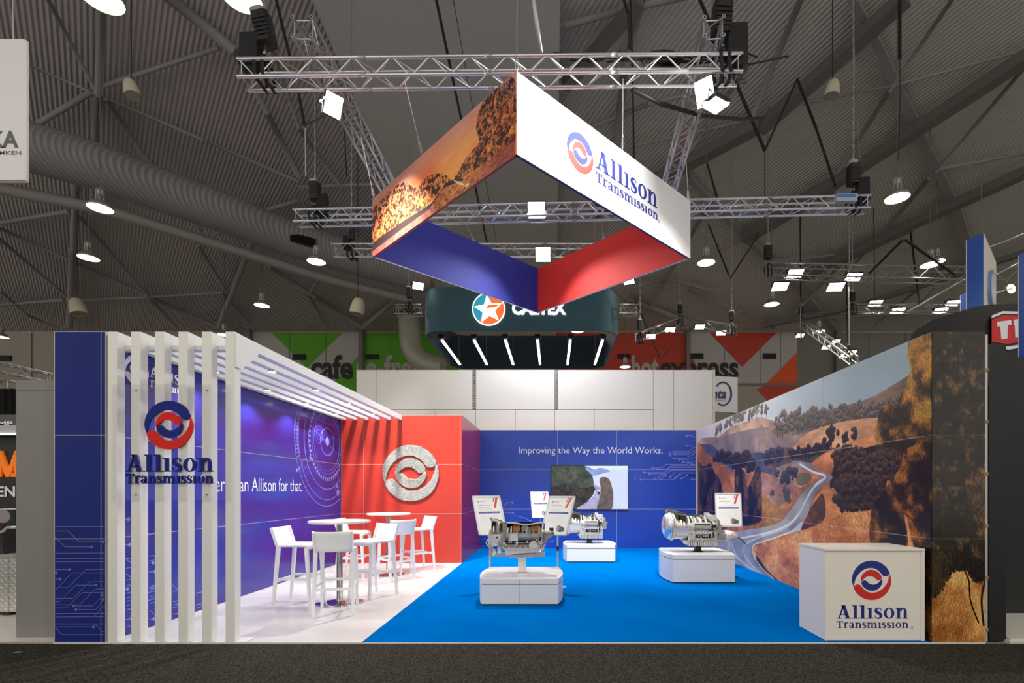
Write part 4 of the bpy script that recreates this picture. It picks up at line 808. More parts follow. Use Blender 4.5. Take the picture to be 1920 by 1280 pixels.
# ------------------------------------------------------------------ plinths
def plinth(x, D, h, lab, split=True):
    y = D-FD; t = thing('display_plinth', lab, 'plinth', (x, y, 0), 0, 'white display plinths')
    side = [(.485+.072*math.sin(math.pi*k/10)**.8 if 0 < k < 10 else .485, -.51+1.02*k/10) for k in range(11)]
    P = [(-.485, -.51), (.485, -.51)]+side[1:-1]+[(.485, .51), (-.485, .51)]+[(-a, c) for a, c in side[1:-1][::-1]]
    def ext(b, s_, z0, z1):
        Q = [(px*s_, py*s_) for px, py in P]; n = len(Q); b.add([(u, v, z0) for u, v in Q]+[(u, v, z1) for u, v in Q], [tuple(range(n))[::-1], tuple(range(n, 2*n))]+[(i, (i+1) % n, n+(i+1) % n, n+i) for i in range(n)])
    b = B(); ext(b, .95, .0, .03); b.build('toe_kick', blackp, t, local=True)
    b = B(); ext(b, 1., .022, h-.078); b.build('body', white, t, local=True)
    b = B(); ext(b, .95, h-.080, h-.064); b.build('shadow_gap', mat('gap_grey', (70, 67, 66), .7), t, local=True)
    b = B(); ext(b, 1.0, h-.066, h-.006); ext(b, .99, h-.006, h); b.build('lid', white, t, local=True)
    if split:
        b = B(); b.bb(-.0022, .0012, -.5108, -.508, .024, h-.080); b.bb(-.0022, .0012, -.5108, -.508, h-.066, h-.008); b.build('seam', mat('gap_grey', (96, 92, 90), .7), t, local=True)
    return t
p1 = plinth(-.43, 6.94, .342, 'low white rounded plinth nearest the front under the cutaway gearbox on a stand')
plinth(.755, 10.82, .35, 'farthest low white plinth below the television', False)
plinth(2.355, 8.48, .45, 'taller white plinth beside the mural wall', False)

# ------------------------------------------------------------------ gearboxes
cast = mat('cast_aluminium', (224, 222, 216), .3, .35, bump=(45, .35, .01)); castd = mat('cast_aluminium_dark', (158, 156, 150), .4, .45, bump=(60, .4, .01)); chrome = mat('machined_chrome', (236, 236, 234), .28, .78)
brass = mat('bronze_clutch', (176, 128, 84), .35, .7); dark = mat('dark_iron_and_shade', (44, 40, 38), .5, .4)
def bolts(b, pts, ax, r=.006, h=.008):
    for q in pts: q = Vector(q); b.cyl(q, q+Vector(ax)*h, r, 6)
def gearbox_one(x, y, z):
    t = thing('cutaway_gearbox', 'silver cutaway gearbox on a bracket stand above the front plinth', 'gearbox', (x, y, z))
    A = (1, 0, 0)
    b = B(); b.lathe([(-.44, .205), (-.425, .207), (-.42, .195), (-.36, .188), (-.28, .160), (-.268, .150), (-.268, .125), (-.36, .165), (-.44, .180), (-.44, .205)], (0, 0, 0), A, 36, 95, 345)
    for k in range(12): g = math.radians(100+k*20); b.cyl((-.448, -math.sin(g)*.193, math.cos(g)*.193), (-.41, -math.sin(g)*.193, math.cos(g)*.193), .008, 6)
    for k in range(7):
        g = math.radians(100+k*26); b.bar((-.43, -math.sin(g)*.198, math.cos(g)*.198), (-.275, -math.sin(g)*.158, math.cos(g)*.158), .008, .014)
    b.build('bell_housing', cast, t, local=True)
    b = B(); FRM = ((0, -.02, 0), (1, 0, 0), (0, 0, 1)); b.prism([(-.405, .217), (-.395, .19), (-.33, .165), (-.27, .140), (-.27, .128), (-.34, .148), (-.40, .160), (-.413, .19)], FRM, .03)
    b.prism([(-.24, .143), (-.10, .138), (0, .12), (.10, .118), (.20, .134), (.275, .145), (.275, .128), (.19, .118), (.10, .104), (0, .106), (-.11, .122), (-.24, .128)], ((0, -.01, 0), (1, 0, 0), (0, 0, 1)), .05); b.build('cut_shell_edge', cast, t, local=True)
    b = B(); b.lathe([(-.42, .02), (-.42, .10), (-.40, .16), (-.37, .165), (-.35, .12), (-.345, .06)], (0, 0, 0), A, 28, 80, 360); b.lathe([(-.34, .05), (-.335, .13), (-.32, .158), (-.30, .15), (-.295, .08), (-.29, .03)], (0, 0, 0), A, 28); b.build('torque_converter', castd, t, local=True)
    b = B()
    for k in range(16): g = math.radians(k*22.5); b.bar((-.352, -math.sin(g)*.07, math.cos(g)*.07), (-.34, -math.sin(g+.3)*.15, math.cos(g+.3)*.15), .004, .03)
    b.lathe([(-.395, .03), (-.39, .09), (-.375, .1), (-.37, .03)], (0, 0, 0), A, 24); b.cyl((-.45, 0, 0), (-.26, 0, 0), .03, 16); b.build('turbine_blades', chrome, t, local=True)
    b = B(); b.bb(-.262, -.205, -.06, .1, -.1, .136)
    for k in range(5): b.bb(-.264+.0, -.235, -.068, -.06, -.06+k*.04, -.04+k*.04)
    b.build('pump_body', castd, t, local=True)
    b = B(); b.lathe([(-.27, .14), (.27, .135), (.27, .128), (-.27, .132)], (0, 0, 0), A, 30, 185, 355); b.build('case_back', dark, t, local=True)
    xs = [(-.20, .07, .018, chrome), (-.175, .082, .012, dark), (-.155, .085, .02, chrome), (-.125, .076, .05, brass), (-.07, .084, .02, chrome), (-.045, .07, .035, dark), (-.005, .078, .03, castd), (.03, .068, .03, dark), (.055, .086, .022, chrome), (.085, .072, .04, castd), (.125, .066, .03, dark), (.15, .085, .022, chrome), (.175, .074, .03, dark), (.2, .08, .016, brass), (.22, .084, .02, chrome), (.245, .062, .03, castd), (.27, .1, .014, chrome)]
    for k, (x0, r, w2, m) in enumerate(xs):
        b = B(); b.lathe([(x0, 0), (x0, r-.003), (x0+.003, r), (x0+w2-.003, r), (x0+w2, r-.003), (x0+w2, 0)], (0, 0, 0), A, 28)
        if m is not chrome:
            for j in range(18): g = math.radians(j*20); b.box((x0+w2/2, -math.sin(g)*(r+.002), math.cos(g)*(r+.002)), (w2*.7, .006, .006))
        b.build('clutch_drum', m, t, local=True)
    for k, (x0, x1) in enumerate([(-.12, -.02), (.0, .09), (.13, .24)]):
        b = B()
        for j in range(9): xx = x0+(x1-x0)*j/9; b.lathe([(xx, .09), (xx, .112), (xx+.006, .112), (xx+.006, .09)], (0, 0, 0), A, 20, 200, 440)
        b.build('clutch_pack', brass if k != 1 else castd, t, local=True)
    b = B(); b.lathe([(-.27, .11), (-.24, .118), (-.05, .112), (.098, .112), (.10, .118), (.112, .118), (.114, .106), (.13, .106), (.132, .112), (.26, .112), (.29, .125), (.29, .09), (-.27, .09), (-.27, .11)], (0, 0, 0), A, 30, 92, 300)
    for xx in (-.25, -.21, .20, .215, .23): b.lathe([(xx, .11), (xx, .126), (xx+.008, .126), (xx+.008, .11)], (0, 0, 0), A, 24, 92, 180)
    b.build('gear_case', cast, t, local=True)
    b = B(); b.bb(-.44, .29, -.128, -.10, -.012, .004); b.bb(-.275, -.225, -.15, -.1, -.2, .0); b.bb(-.24, .29, -.13, .1, -.212, -.15); b.bb(.22, .285, -.15, -.08, -.19, -.01)
    for k in range(9): b.bb(-.235+k*.06, -.227+k*.06, -.142, -.1, -.2, -.11)
    b.build('lower_case', castd, t, local=True)
    b = B(); b.bb(-.245, .30, -.142, .142, -.222, -.205); bolts(b, [(-.23+k*.058, -.135, -.205) for k in range(10)], (0, 0, 1)); bolts(b, [(-.23+k*.058, -.142, -.213) for k in range(10)], (0, -1, 0), .005, .006); b.build('pan_rail', cast, t, local=True)
    b = B(); FRM = ((0, .12, 0), (1, 0, 0), (0, 0, 1)); b.prism([(-.225, -.222), (.25, -.222), (.245, -.245), (-.11, -.285), (-.20, -.298), (-.22, -.28)], FRM, .24)
    for xx in (-.16, -.10, -.04, .04, .12): b.bb(xx, xx+.006, -.124, -.118, -.27, -.222)
    b.build('oil_pan', cast, t, local=True)
    b = B(); b.box((-.105, -.128, -.055), (.118, .02, .10), None, .02); bolts(b, [(-.15, -.138, -.02), (-.06, -.138, -.02), (-.15, -.138, -.09), (-.06, -.138, -.09)], (0, -1, 0), .007); b.build('side_cover', cast, t, local=True)
    b = B(); b.cyl((.16, -.158, -.155), (.16, -.128, -.155), .052, 24); b.bb(.105, .215, -.15, -.12, -.205, -.165); bolts(b, [(.16+.04*math.cos(a), -.158, -.155+.04*math.sin(a)) for a in (0, 1.05, 2.1, 3.14)], (0, -1, 0), .005); b.build('round_cover', cast, t, local=True)
    b = B(); b.bb(-.365, -.275, -.205, -.19, -.075, -.025); bolts(b, [(-.355, -.205, -.05), (-.285, -.205, -.05)], (0, -1, 0), .006); b.build('name_bracket', cast, t, local=True)
    b = B(); rr = random.Random(5)
    for k in range(34):
        xx = rr.uniform(-.25, .27); zz = rr.uniform(-.20, -.10); d = rr.uniform(.008, .02); b.bb(xx, xx+d, -.158-rr.random()*.012, -.12, zz, zz+rr.uniform(.008, .03))
    for k in range(7): b.cyl((-.24+k*.075, -.165, -.19), (-.24+k*.075, -.12, -.19), .010, 8)
    o = b.build('cast_ribs', cast, t, local=True); o['kind'] = 'stuff'
    b = B(); b.bb(-.20, -.165, -.152, -.14, -.145, -.11); b.bb(-.06, .09, -.1525, -.14, -.15, -.135); b.bb(.235, .265, -.1525, -.14, -.10, -.05); b.build('dark_recess_patch', blackp, t, local=True)
    b = B(); b.bb(-.335, -.305, -.208, -.205, -.062, -.04); b.bb(-.18, -.14, -.142, -.128, -.15, -.115); b.bb(-.125, -.1, -.142, -.128, -.15, -.115); b.build('dark_recess_patch', blackp, t, local=True)
    for xc, r, z0, z1 in ((-.30, .031, -.285, -.19), (-.375, .026, -.305, -.25)):
        b = B(); b.cyl((xc, -.06, z0), (xc, -.06, z1), r, 18); b.cyl((xc, -.06, z1), (xc, -.06, z1+.03), r*.5, 10); b.build('filter_canister', cast, t, local=True)
    b = B(); b.tube([(-.44, -.08, -.09), (-.468, -.08, -.1), (-.478, -.08, -.14), (-.462, -.08, -.175), (-.43, -.08, -.19)], .008, 8); b.build('lifting_handle', chrome, t, local=True)
    b = B(); FRM = ((0, -.05, 0), (1, 0, 0), (0, 0, 1)); b.prism([(.29, -.005), (.435, -.005), (.435, -.028), (.40, -.06), (.35, -.09), (.31, -.16), (.29, -.18)], FRM, .03); b.prism([(.29, -.005), (.435, -.005), (.435, -.03), (.30, -.14), (.29, -.14)], ((0, .06, 0), (1, 0, 0), (0, 0, 1)), .02); b.bb(.29, .435, -.09, .07, -.014, -.002); b.bb(.41, .44, -.09, .07, -.035, .0)
    b.lathe([(.29, .135), (.31, .12), (.31, .1), (.29, .1)], (0, 0, 0), A, 24, 90, 350); b.build('tail_housing', castd, t, local=True)
    b = B(); b.cyl((.27, 0, .01), (.43, 0, .01), .022, 16)
    for xx in (.31, .345, .375): b.cyl((xx, 0, .01), (xx+.018, 0, .01), .036, 16)
    b.build('output_shaft', chrome, t, local=True); b = B(); b.bb(.37, .43, -.03, .03, .03, .06); b.build('sensor_block', dark, t, local=True)
    return t
def stand_one(x, y):
    t = thing('gearbox_stand', 'white bracket stand with square post carrying the cutaway gearbox', 'stand', (x, y, .342)); X, Y, Z = x, y, .342
    b = B(); b.bb(X-.052, X+.052, Y-.04, Y+.04, Z+.006, Z+.21); b.build('post', white, t); b = B(); b.bb(X-.06, X+.06, Y-.055, Y+.055, Z, Z+.007); b.build('foot_plate', alu_d, t)
    b = B(); b.bb(X-.16, X+.155, Y-.1, Y+.1, Z+.21, Z+.225); b.build('top_plate', white, t)
    b = B(); b.bb(X-.445, X+.305, Y-.14, Y-.11, Z+.225, Z+.25); b.bb(X-.445, X+.305, Y+.11, Y+.14, Z+.225, Z+.25); b.bb(X+.14, X+.305, Y-.14, Y+.14, Z+.25, Z+.262); b.build('rail', alu, t)
    for sx, z1 in ((-.435, .56), (.262, .37)):
        for sy in (-.125, .125): b = B(); b.bb(X+sx, X+sx+.024, Y+sy-.012, Y+sy+.012, Z+.25, Z+z1); b.build('upright', alu, t)
    b = B(); b.cyl((X+.5-.28, Y+.02, Z+.30), (X+.5-.27, Y-.05, Z+.30), .012, 10); b.build('clamp_knob', chrome, t)
gearbox_one(-.43, 6.95-FD, .885); stand_one(-.43, 6.95-FD)
def gearbox_two(x, y, z, tail, lab):
    t = thing('display_gearbox', lab, 'gearbox', (x, y, z), 0, 'large silver display gearboxes'); A = (1, 0, 0)
    b = B(); b.lathe([(-.595, 0), (-.595, .02), (-.585, .045), (-.58, .10), (-.555, .165), (-.53, .195), (-.515, .20), (-.515, .206), (-.50, .208), (-.485, .212), (-.485, .222), (-.465, .225), (-.455, .20), (-.45, .1)], (0, 0, 0), A, 48); b.build('torque_converter', chrome, t, local=True)
    b = B()
    for xx, r in ((-.455, .20), (-.44, .214), (-.42, .205), (-.405, .19)): b.lathe([(xx, .05), (xx, r), (xx+.007, r), (xx+.007, .05)], (0, 0, 0), A, 44)
    b.build('drive_plate', chrome, t, local=True)
    b = B()
    for k in range(26): g = math.radians(-20+k*5.4); b.box((-.432, -math.sin(g)*.19, math.cos(g)*.19), (.012, .012, .02))
    b.lathe([(-.448, .08), (-.448, .195), (-.41, .19), (-.41, .08)], (0, 0, 0), A, 30); b.build('vane_ring', dark, t, local=True)
    b = B(); b.lathe([(-.455, .238), (-.43, .24), (-.42, .225), (-.37, .215), (-.21, .212), (-.20, .22), (-.19, .22), (-.19, .19), (-.40, .195), (-.455, .215), (-.455, .238)], (0, 0, 0), A, 40, 95, 330)
    for k in range(8): g = math.radians(104+k*22); bolts(b, [(-.46, -math.sin(g)*.228, math.cos(g)*.228)], (1, 0, 0), .007, .03)
    bolts(b, [(-.33, -.214, -.03), (-.33, -.211, -.06), (-.28, -.208, -.07), (-.22, -.21, -.04), (-.22, -.208, -.08)], (0, -1, 0), .005, .005); b.build('bell_housing', cast, t, local=True)
    b = B(); b.prism([(-.50, .272), (-.44, .262), (-.21, .215), (-.19, .18), (-.205, .165), (-.30, .18), (-.44, .20), (-.535, .235)], ((0, .03, 0), (1, 0, 0), (0, 0, 1)), .02); b.lathe([(-.5, .262), (-.21, .215), (-.21, .20), (-.5, .25)], (0, 0, 0), A, 24, 300, 365); b.build('cut_shell_edge', castd, t, local=True)
    b = B(); b.cyl((-.4, 0, 0), (-.2, 0, 0), .05, 16)
    for xx, r in ((-.37, .11), (-.34, .08), (-.30, .12), (-.25, .09)): b.lathe([(xx, 0), (xx, r), (xx+.02, r), (xx+.02, 0)], (0, 0, 0), A, 24)
    b.build('input_shaft', cast, t, local=True); b = B(); b.bb(-.30, -.21, -.06, .05, .10, .165); b.build('cut_pocket', dark, t, local=True)  # solid dark block: its colour gives the shade of the cut pocket
    xs = [(-.19, .17, .022, chrome), (-.165, .15, .03, dark), (-.13, .165, .018, chrome), (-.105, .13, .02, cast), (-.08, .15, .02, chrome), (-.05, .12, .05, castd), (.0, .14, .04, cast), (.05, .12, .04, dark), (.09, .16, .025, chrome), (.12, .12, .05, castd), (.175, .13, .03, dark), (.205, .165, .02, chrome), (.23, .14, .03, cast)]
    for x0, r, w2, m in xs:
        b = B(); b.lathe([(x0, 0), (x0, r-.004), (x0+.004, r), (x0+w2-.004, r), (x0+w2, r-.004), (x0+w2, 0)], (0, 0, 0), A, 28)
        if m is not chrome:
            for j in range(14): g = math.radians(-40+j*14); b.box((x0+w2/2, -math.sin(g)*r, math.cos(g)*r), (w2*.6, .008, .01))
        b.build('clutch_drum', m, t, local=True)
    b = B(); b.lathe([(-.2, .185), (.14, .185), (.16, .175), (.28, .17), (.28, .15), (-.2, .15), (-.2, .185)], (0, 0, 0), A, 30, 185, 352); b.lathe([(-.2, .172), (.18, .172), (.18, .15), (-.2, .15)], (0, 0, 0), A, 24, 70, 180)
    for k in range(24): xx = -.10+k*.0112; b.lathe([(xx, .170), (xx, .181), (xx+.005, .181), (xx+.005, .170)], (0, 0, 0), A, 14, 68, 125)
    b.build('ribbed_case', cast, t, local=True)
    b = B(); b.bb(-.205, -.11, -.185, .15, -.227, .02); b.bb(-.205, .27, -.16, .15, -.227, -.10); b.bb(-.12, .20, -.178, -.15, -.125, -.095)
    for k in range(11): xx = -.10+k*.036; b.bb(xx, xx+.009, -.176, -.15, -.222, -.188)
    for k in range(8): xx = -.10+k*.03; b.bb(xx, xx+.01, -.172, -.15, -.10, -.07)
    bolts(b, [(-.09+k*.042, -.19, -.205) for k in range(9)], (0, 1, 0), .010, .03)
    for k in range(5): b.bb(-.2+k*.02, -.194+k*.02, -.195, -.18, -.22, .015)
    bolts(b, [(-.17, -.19, -.19+.05*k) for k in range(4)]+[(-.13, -.19, -.19+.05*k) for k in range(4)], (0, -1, 0), .008, .01); b.build('lower_case', cast, t, local=True)
    b = B(); b.bb(-.085, .0, -.168, -.16, -.185, -.13); b.bb(.02, .15, -.168, -.16, -.188, -.12); b.bb(.145, .215, -.192, -.165, -.18, -.05); b.bb(-.195, -.125, -.1875, -.18, -.06, -.03); b.bb(-.18, -.14, -.1875, -.18, -.13, -.1); b.build('dark_recess_patch', dark, t, local=True)  # flat dark patches on the case, painted shade of recesses
    b = B(); rr = random.Random(9)
    for k in range(60):
        xx = rr.uniform(-.20, .25); zz = rr.uniform(-.215, .01) if xx < -.1 else rr.uniform(-.12, -.08); d = rr.uniform(.008, .02); b.bb(xx, xx+d, -.19-rr.random()*.014, -.15, zz, zz+rr.uniform(.008, .03))
    for k in range(20): xx = rr.uniform(-.18, .26); zz = rr.uniform(.12, .185); b.bb(xx, xx+.015, -.09-rr.random()*.04, -.04, zz-.02, zz)
    o = b.build('cast_ribs', cast, t, local=True); o['kind'] = 'stuff'
    b = B()
    for xx, zz, w2, h2 in ((-.10, .03, .25, .012), (-.10, -.045, .24, .010), (-.19, -.02, .05, .01), (.20, -.02, .05, .05), (-.16, -.16, .03, .05)): b.bb(xx, xx+w2, -.1865, -.15, zz, zz+h2)
    b.build('painted_slot_shade', dark, t, local=True)  # dark strips stand in for slot shade, no slots are cut
    for q in [(.05, -.155), (.085, -.155), (.12, -.155), (-.03, -.155), (.075, -.028)]: b = B(); b.cyl((q[0], -.19 if q[1] > -.1 else -.172, q[1]), (q[0], -.16, q[1]), .013, 12); b.build('plug', chrome, t, local=True)
    b = B(); b.bb(.165, .185, -.2, -.18, -.18, -.06); b.build('pipe', chrome, t, local=True)
    b = B(); b.bb(-.2, .255, -.155, .15, -.315, -.222); b.build('pan_core', castd, t, local=True)  # darker core puts the shade between the pan fins into the colour
    b = B(); b.prism([(-.26, -.24), (-.22, -.227), (-.19, -.227), (-.19, -.31), (-.21, -.29), (-.22, -.262)], ((0, .15, 0), (1, 0, 0), (0, 0, 1)), .32)
    for k in range(16): xx = -.19+k*.0295; b.bb(xx, xx+.013, -.19, -.15, -.318+(k % 3)*.004, -.222)
    b.bb(-.22, .275, -.19, .16, -.233, -.222); bolts(b, [(-.2+k*.055, -.18, -.222) for k in range(9)], (0, 0, 1), .009, .014); b.build('oil_pan', cast, t, local=True)
    b = B(); b.bb(.12, .18, -.06, .06, .16, .215); b.cyl((.2, -.12, .13), (.2, -.03, .13), .055, 16); b.cyl((.235, -.14, .12), (.235, -.1, .12), .03, 12); b.bb(.14, .25, -.1, .1, .12, .18); b.build('valve_cluster', cast, t, local=True)
    b = B(); b.lathe([(.255, .14), (.27, .15), (.29, .15), (.30, .12), (.34, .115), (.345, .05), (.345, 0)], (0, 0, 0), A, 24); b.bb(.27, .355, -.13, .05, -.12, .02); b.bb(.29, .385, -.11, -.03, .005, .018); b.build('rear_cover', castd, t, local=True)
    b = B(); b.bb(-.05, .05, -.05, .05, -.423, -.32); b.build('support_post', blackp, t, local=True); b = B(); b.bb(-.075, .075, -.07, .07, -.4235, -.415); b.build('post_plate', blackp, t, local=True)
    if tail:
        b = B(); b.bb(.27, .43, -.12, .02, -.225, -.13)
        for k in range(8): b.bb(.28+k*.018, .288+k*.018, -.125, -.12, -.215, -.14)
        b.build('side_module', castd, t, local=True)
        b = B(); b.lathe([(.42, 0), (.42, .06), (.44, .085), (.50, .095), (.55, .085), (.60, .06), (.635, .045), (.64, 0)], (0, -.05, -.165), A, 14); b.prism([(.42, -.08), (.50, -.07), (.585, -.09), (.62, -.13), (.60, -.16), (.42, -.15)], ((0, .03, 0), (1, 0, 0), (0, 0, 1)), .1)
        bolts(b, [(.45+.02*k, -.135-.008*(k % 2), -.12-.03*(k % 3)) for k in range(8)], (0, -1, 0), .012, .02); b.build('retarder', cast, t, local=True)
    return t
gearbox_two(2.383, 8.42-FD, .873, True, 'large silver gearbox with polished round front on the plinth beside the mural')
gearbox_two(.755, 10.80-FD, .773, False, 'silver gearbox on the farthest plinth below the television')

# ------------------------------------------------------------------ info stands
paper = mat('poster_paper', (238, 238, 234), .35, coat=.6); frame_m = mat('snap_frame', (222, 222, 220), .3, .3); grey_ink = mat('grey_ink', (120, 122, 136), .5); pale_ink = mat('pale_ink', (188, 190, 196), .5); redi = mat('poster_red', (214, 74, 58), .4); bluei = mat('poster_blue', (56, 62, 156), .4); dgrey = mat('drawing_grey', (92, 92, 94), .5)
def info(x, D, zc, yaw, tilt, lines, lab, logo=True, wd=.46, ht=.63):
    y = D-FD; t = thing('info_stand', lab, 'sign', (x, y, 0), 0, 'white framed info stands')
    R = Matrix.Rotation(math.radians(yaw), 3, 'Z') @ Matrix.Rotation(math.radians(-tilt), 3, 'X'); r = R @ Vector((1, 0, 0)); u = R @ Vector((0, 0, 1)); n = r.cross(u)
    c = Vector((x, y, zc)); o = c-r*wd/2-u*ht/2; fr = (o, r, u)
    b = B(); b.prism([(0, .012), (.012, 0), (wd-.012, 0), (wd, .012), (wd, ht-.012), (wd-.012, ht), (.012, ht), (0, ht-.012)], (o-n*.016, r, u), .012); b.build('back_panel', frame_m, t)
    b = B()
    for x0, x1, z0, z1 in ((0, wd, 0, .022), (0, wd, ht-.022, ht), (0, .022, .0, ht), (wd-.022, wd, 0, ht)): b.prism(rc(x0, x1, z0, z1), (o-n*.005, r, u), .012)
    b.build('snap_frame', frame_m, t)
    b = B(); b.prism(rc(.02, wd-.02, .02, ht-.02), (o-n*.004, r, u), .004); b.build('poster', paper, t)
    pr = (o, r, u); s_ = wd/.46
    b = B(); b.mi = 1
    if logo: emblem(b, pr, .085*s_, ht-.10, .015, .0006, (1, 1)); text(b, 'Allison', pr, .11*s_, ht-.10, .09, .015, .01, 0, .0006); text(b, 'Transmission', pr, .11*s_, ht-.113, .09, .006, 0, 0, .0006)
    for k, l in enumerate(lines): text(b, l, pr, .07*s_, ht-.165-.045*k, .018*len(l), .023, 0, 0, .0006)
    yb = ht-.29; b.mi = 2; b.prism(rc(.06, wd-.055, yb, yb+.028), pr, .0006); b.mi = 3
    for k in range(8): b.prism(rc(.08+k*(wd-.17)/7.5, .10+k*(wd-.17)/7.5, yb+.011, yb+.017), pr, .001)
    for k in range(6):
        for j in range(7): b.prism(rc(.07+j*(wd-.15)/7, .07+j*(wd-.15)/7+.028, yb-.035-k*.021, yb-.032-k*.021), pr, .0005)
    for k in range(3): b.prism(rc(.07, wd-.13-.03*k, ht-.222-.012*k-.0, ht-.220-.012*k), pr, .0005)
    b.mi = 0; b.prism([(wd-.085, ht-.03), (wd-.045, ht-.03), (wd-.105, ht-.20), (wd-.14, ht-.20)], pr, .0006); b.mi = 2; b.prism([(wd-.115, ht-.03), (wd-.098, ht-.03), (wd-.128, ht-.10), (wd-.14, ht-.10)], pr, .0006)
    b.mi = 4; cx, cy = wd-.17, .09; b.disc((cx, cy+.015), .034, pr, .0006, 16, .05); b.prism([(cx, cy+.062), (cx+.05, cy+.05), (cx+.10, cy+.03), (cx+.115, cy+.0), (cx+.10, cy-.03), (cx+.04, cy-.04), (cx, cy-.035)], pr, .0005); b.mi = 3; b.disc((cx-.004, cy+.015), .022, pr, .001, 14, .034); b.mi = 4; b.disc((cx-.004, cy+.015), .012, pr, .0014, 12, .018)
    b.build('poster_print', [redi, grey_ink, bluei, pale_ink, dgrey], t)
    b = B(); b.cyl((x, y+.02, .02), (x, y+.02, zc-.02), .014, 12); b.build('pole', alu, t); b = B(); b.cyl((x, y+.02, .55), (x, y+.02, .62), .018, 12); b.build('clamp_collar', blackp, t)
    b = B(); b.lathe([(0.002, 0), (0.002, .13), (.012, .13), (.02, .02), (.02, 0)], (x, y+.02, 0), (0, 0, 1), 28); b.build('base', alu, t)
info(-.955, 7.62, 1.09, 32, 25, ['1000 Series +', '2000 Series'], 'tilted white framed info stand left of the cutaway gearbox')
info(.062, 7.62, 1.085, -32, 25, ['2900 Series'], 'tilted white framed info stand right of the cutaway gearbox')
info(-.30, 11.5, 1.14, 22, 14, ['B 500', '4000 Series'], 'white framed info stand beside the farthest gearbox', False, .44, .60)
info(3.17, 9.22, 1.108, 0, 6, ['3000 Series'], 'upright white framed info stand against the mural wall', True, .475, .615)

# ------------------------------------------------------------------ hanging banner
bz = BZ0; LB = math.hypot(BC[0]-BA[0], BC[1]-BA[1])
def wp(P): return Vector((P[0], P[1]-FD, 0))
ban = thing('hanging_banner', 'large square banner ring hung from the rig with sunset and white name faces', 'banner', (-.4, 8.92-FD, BZ0))
wfab = mat('banner_white', (240, 240, 242), .7); navf = mat('banner_blue', (38, 48, 150), .7); redf = mat('banner_red', (226, 52, 44), .7)
sides = [(BBn, BA, SUN, redf), (BA, BC, wfab, navf), (BC, BD, wfab, redf), (BD, BBn, wfab, navf)]
for k, (p0, p1, mo, mi_) in enumerate(sides):
    a, c = wp(p0), wp(p1); r = (c-a).normalized(); n = Vector((r.y, -r.x, 0)); th = .04
    b = B(); z0, z1 = Vector((0, 0, BZ0)), Vector((0, 0, BZ1)); b.add([a+n*.003+z0, c+n*.003+z0, c+n*.003+z1, a+n*.003+z1, a+z0, c+z0, c+z1, a+z1], [(0, 1, 2, 3), (4, 7, 6, 5), (0, 4, 5, 1), (3, 2, 6, 7), (0, 3, 7, 4), (1, 5, 6, 2)]); L_ = (c-a).length
    b.build('outer_face', mo, ban, uvf=lambda v: ((v-a).dot(r)/L_, (v.z-BZ0)/(BZ1-BZ0)))
    b = B(); i = [a-n*th+r*th, c-n*th-r*th]; b.add([i[0]+z0, i[1]+z0, i[1]+z1, i[0]+z1, i[0]+z0+n*.003, i[1]+z0+n*.003, i[1]+z1+n*.003, i[0]+z1+n*.003], [(0, 1, 2, 3), (4, 7, 6, 5), (0, 4, 5, 1), (3, 2, 6, 7), (0, 3, 7, 4), (1, 5, 6, 2)]); b.build('inner_face', mi_, ban)
    b = B(); b.bar((a-n*.02)+z0+Vector((0, 0, .012)), (c-n*.02)+z0+Vector((0, 0, .012)), .036, .02); b.bar((a-n*.02)+z1-Vector((0, 0, .012)), (c-n*.02)+z1-Vector((0, 0, .012)), .036, .02); b.build('frame_bar', mat('dark_frame', (44, 44, 92), .5) if k == 1 else mat('frame_tone', (120, 60, 60), .5) if k == 0 else wfab, ban)
a, c = wp(BA), wp(BC); r = (c-a).normalized(); n = Vector((r.y, -r.x, 0)); fr = (a+n*.004, r, Vector((0, 0, 1)))
bn = mat('banner_navy_ink', (40, 50, 150), .6); br_ = mat('banner_red_ink', (226, 56, 40), .6)
b = B(); emblem(b, fr, 1.135, 6.065, .262, .003, (0, 1)); b.build('ring_print', [bn, br_], ban)
b = B(); serif(b, 'Allison', fr, 1.46, 6.015, 1.50, .275, .003); serif(b, 'Transmission', fr, 1.46, 5.825, 1.52, .135, .003); b.ring((3.01, 5.82), .018, .004, fr, .003, 14); b.build('name_print', bn, ban)

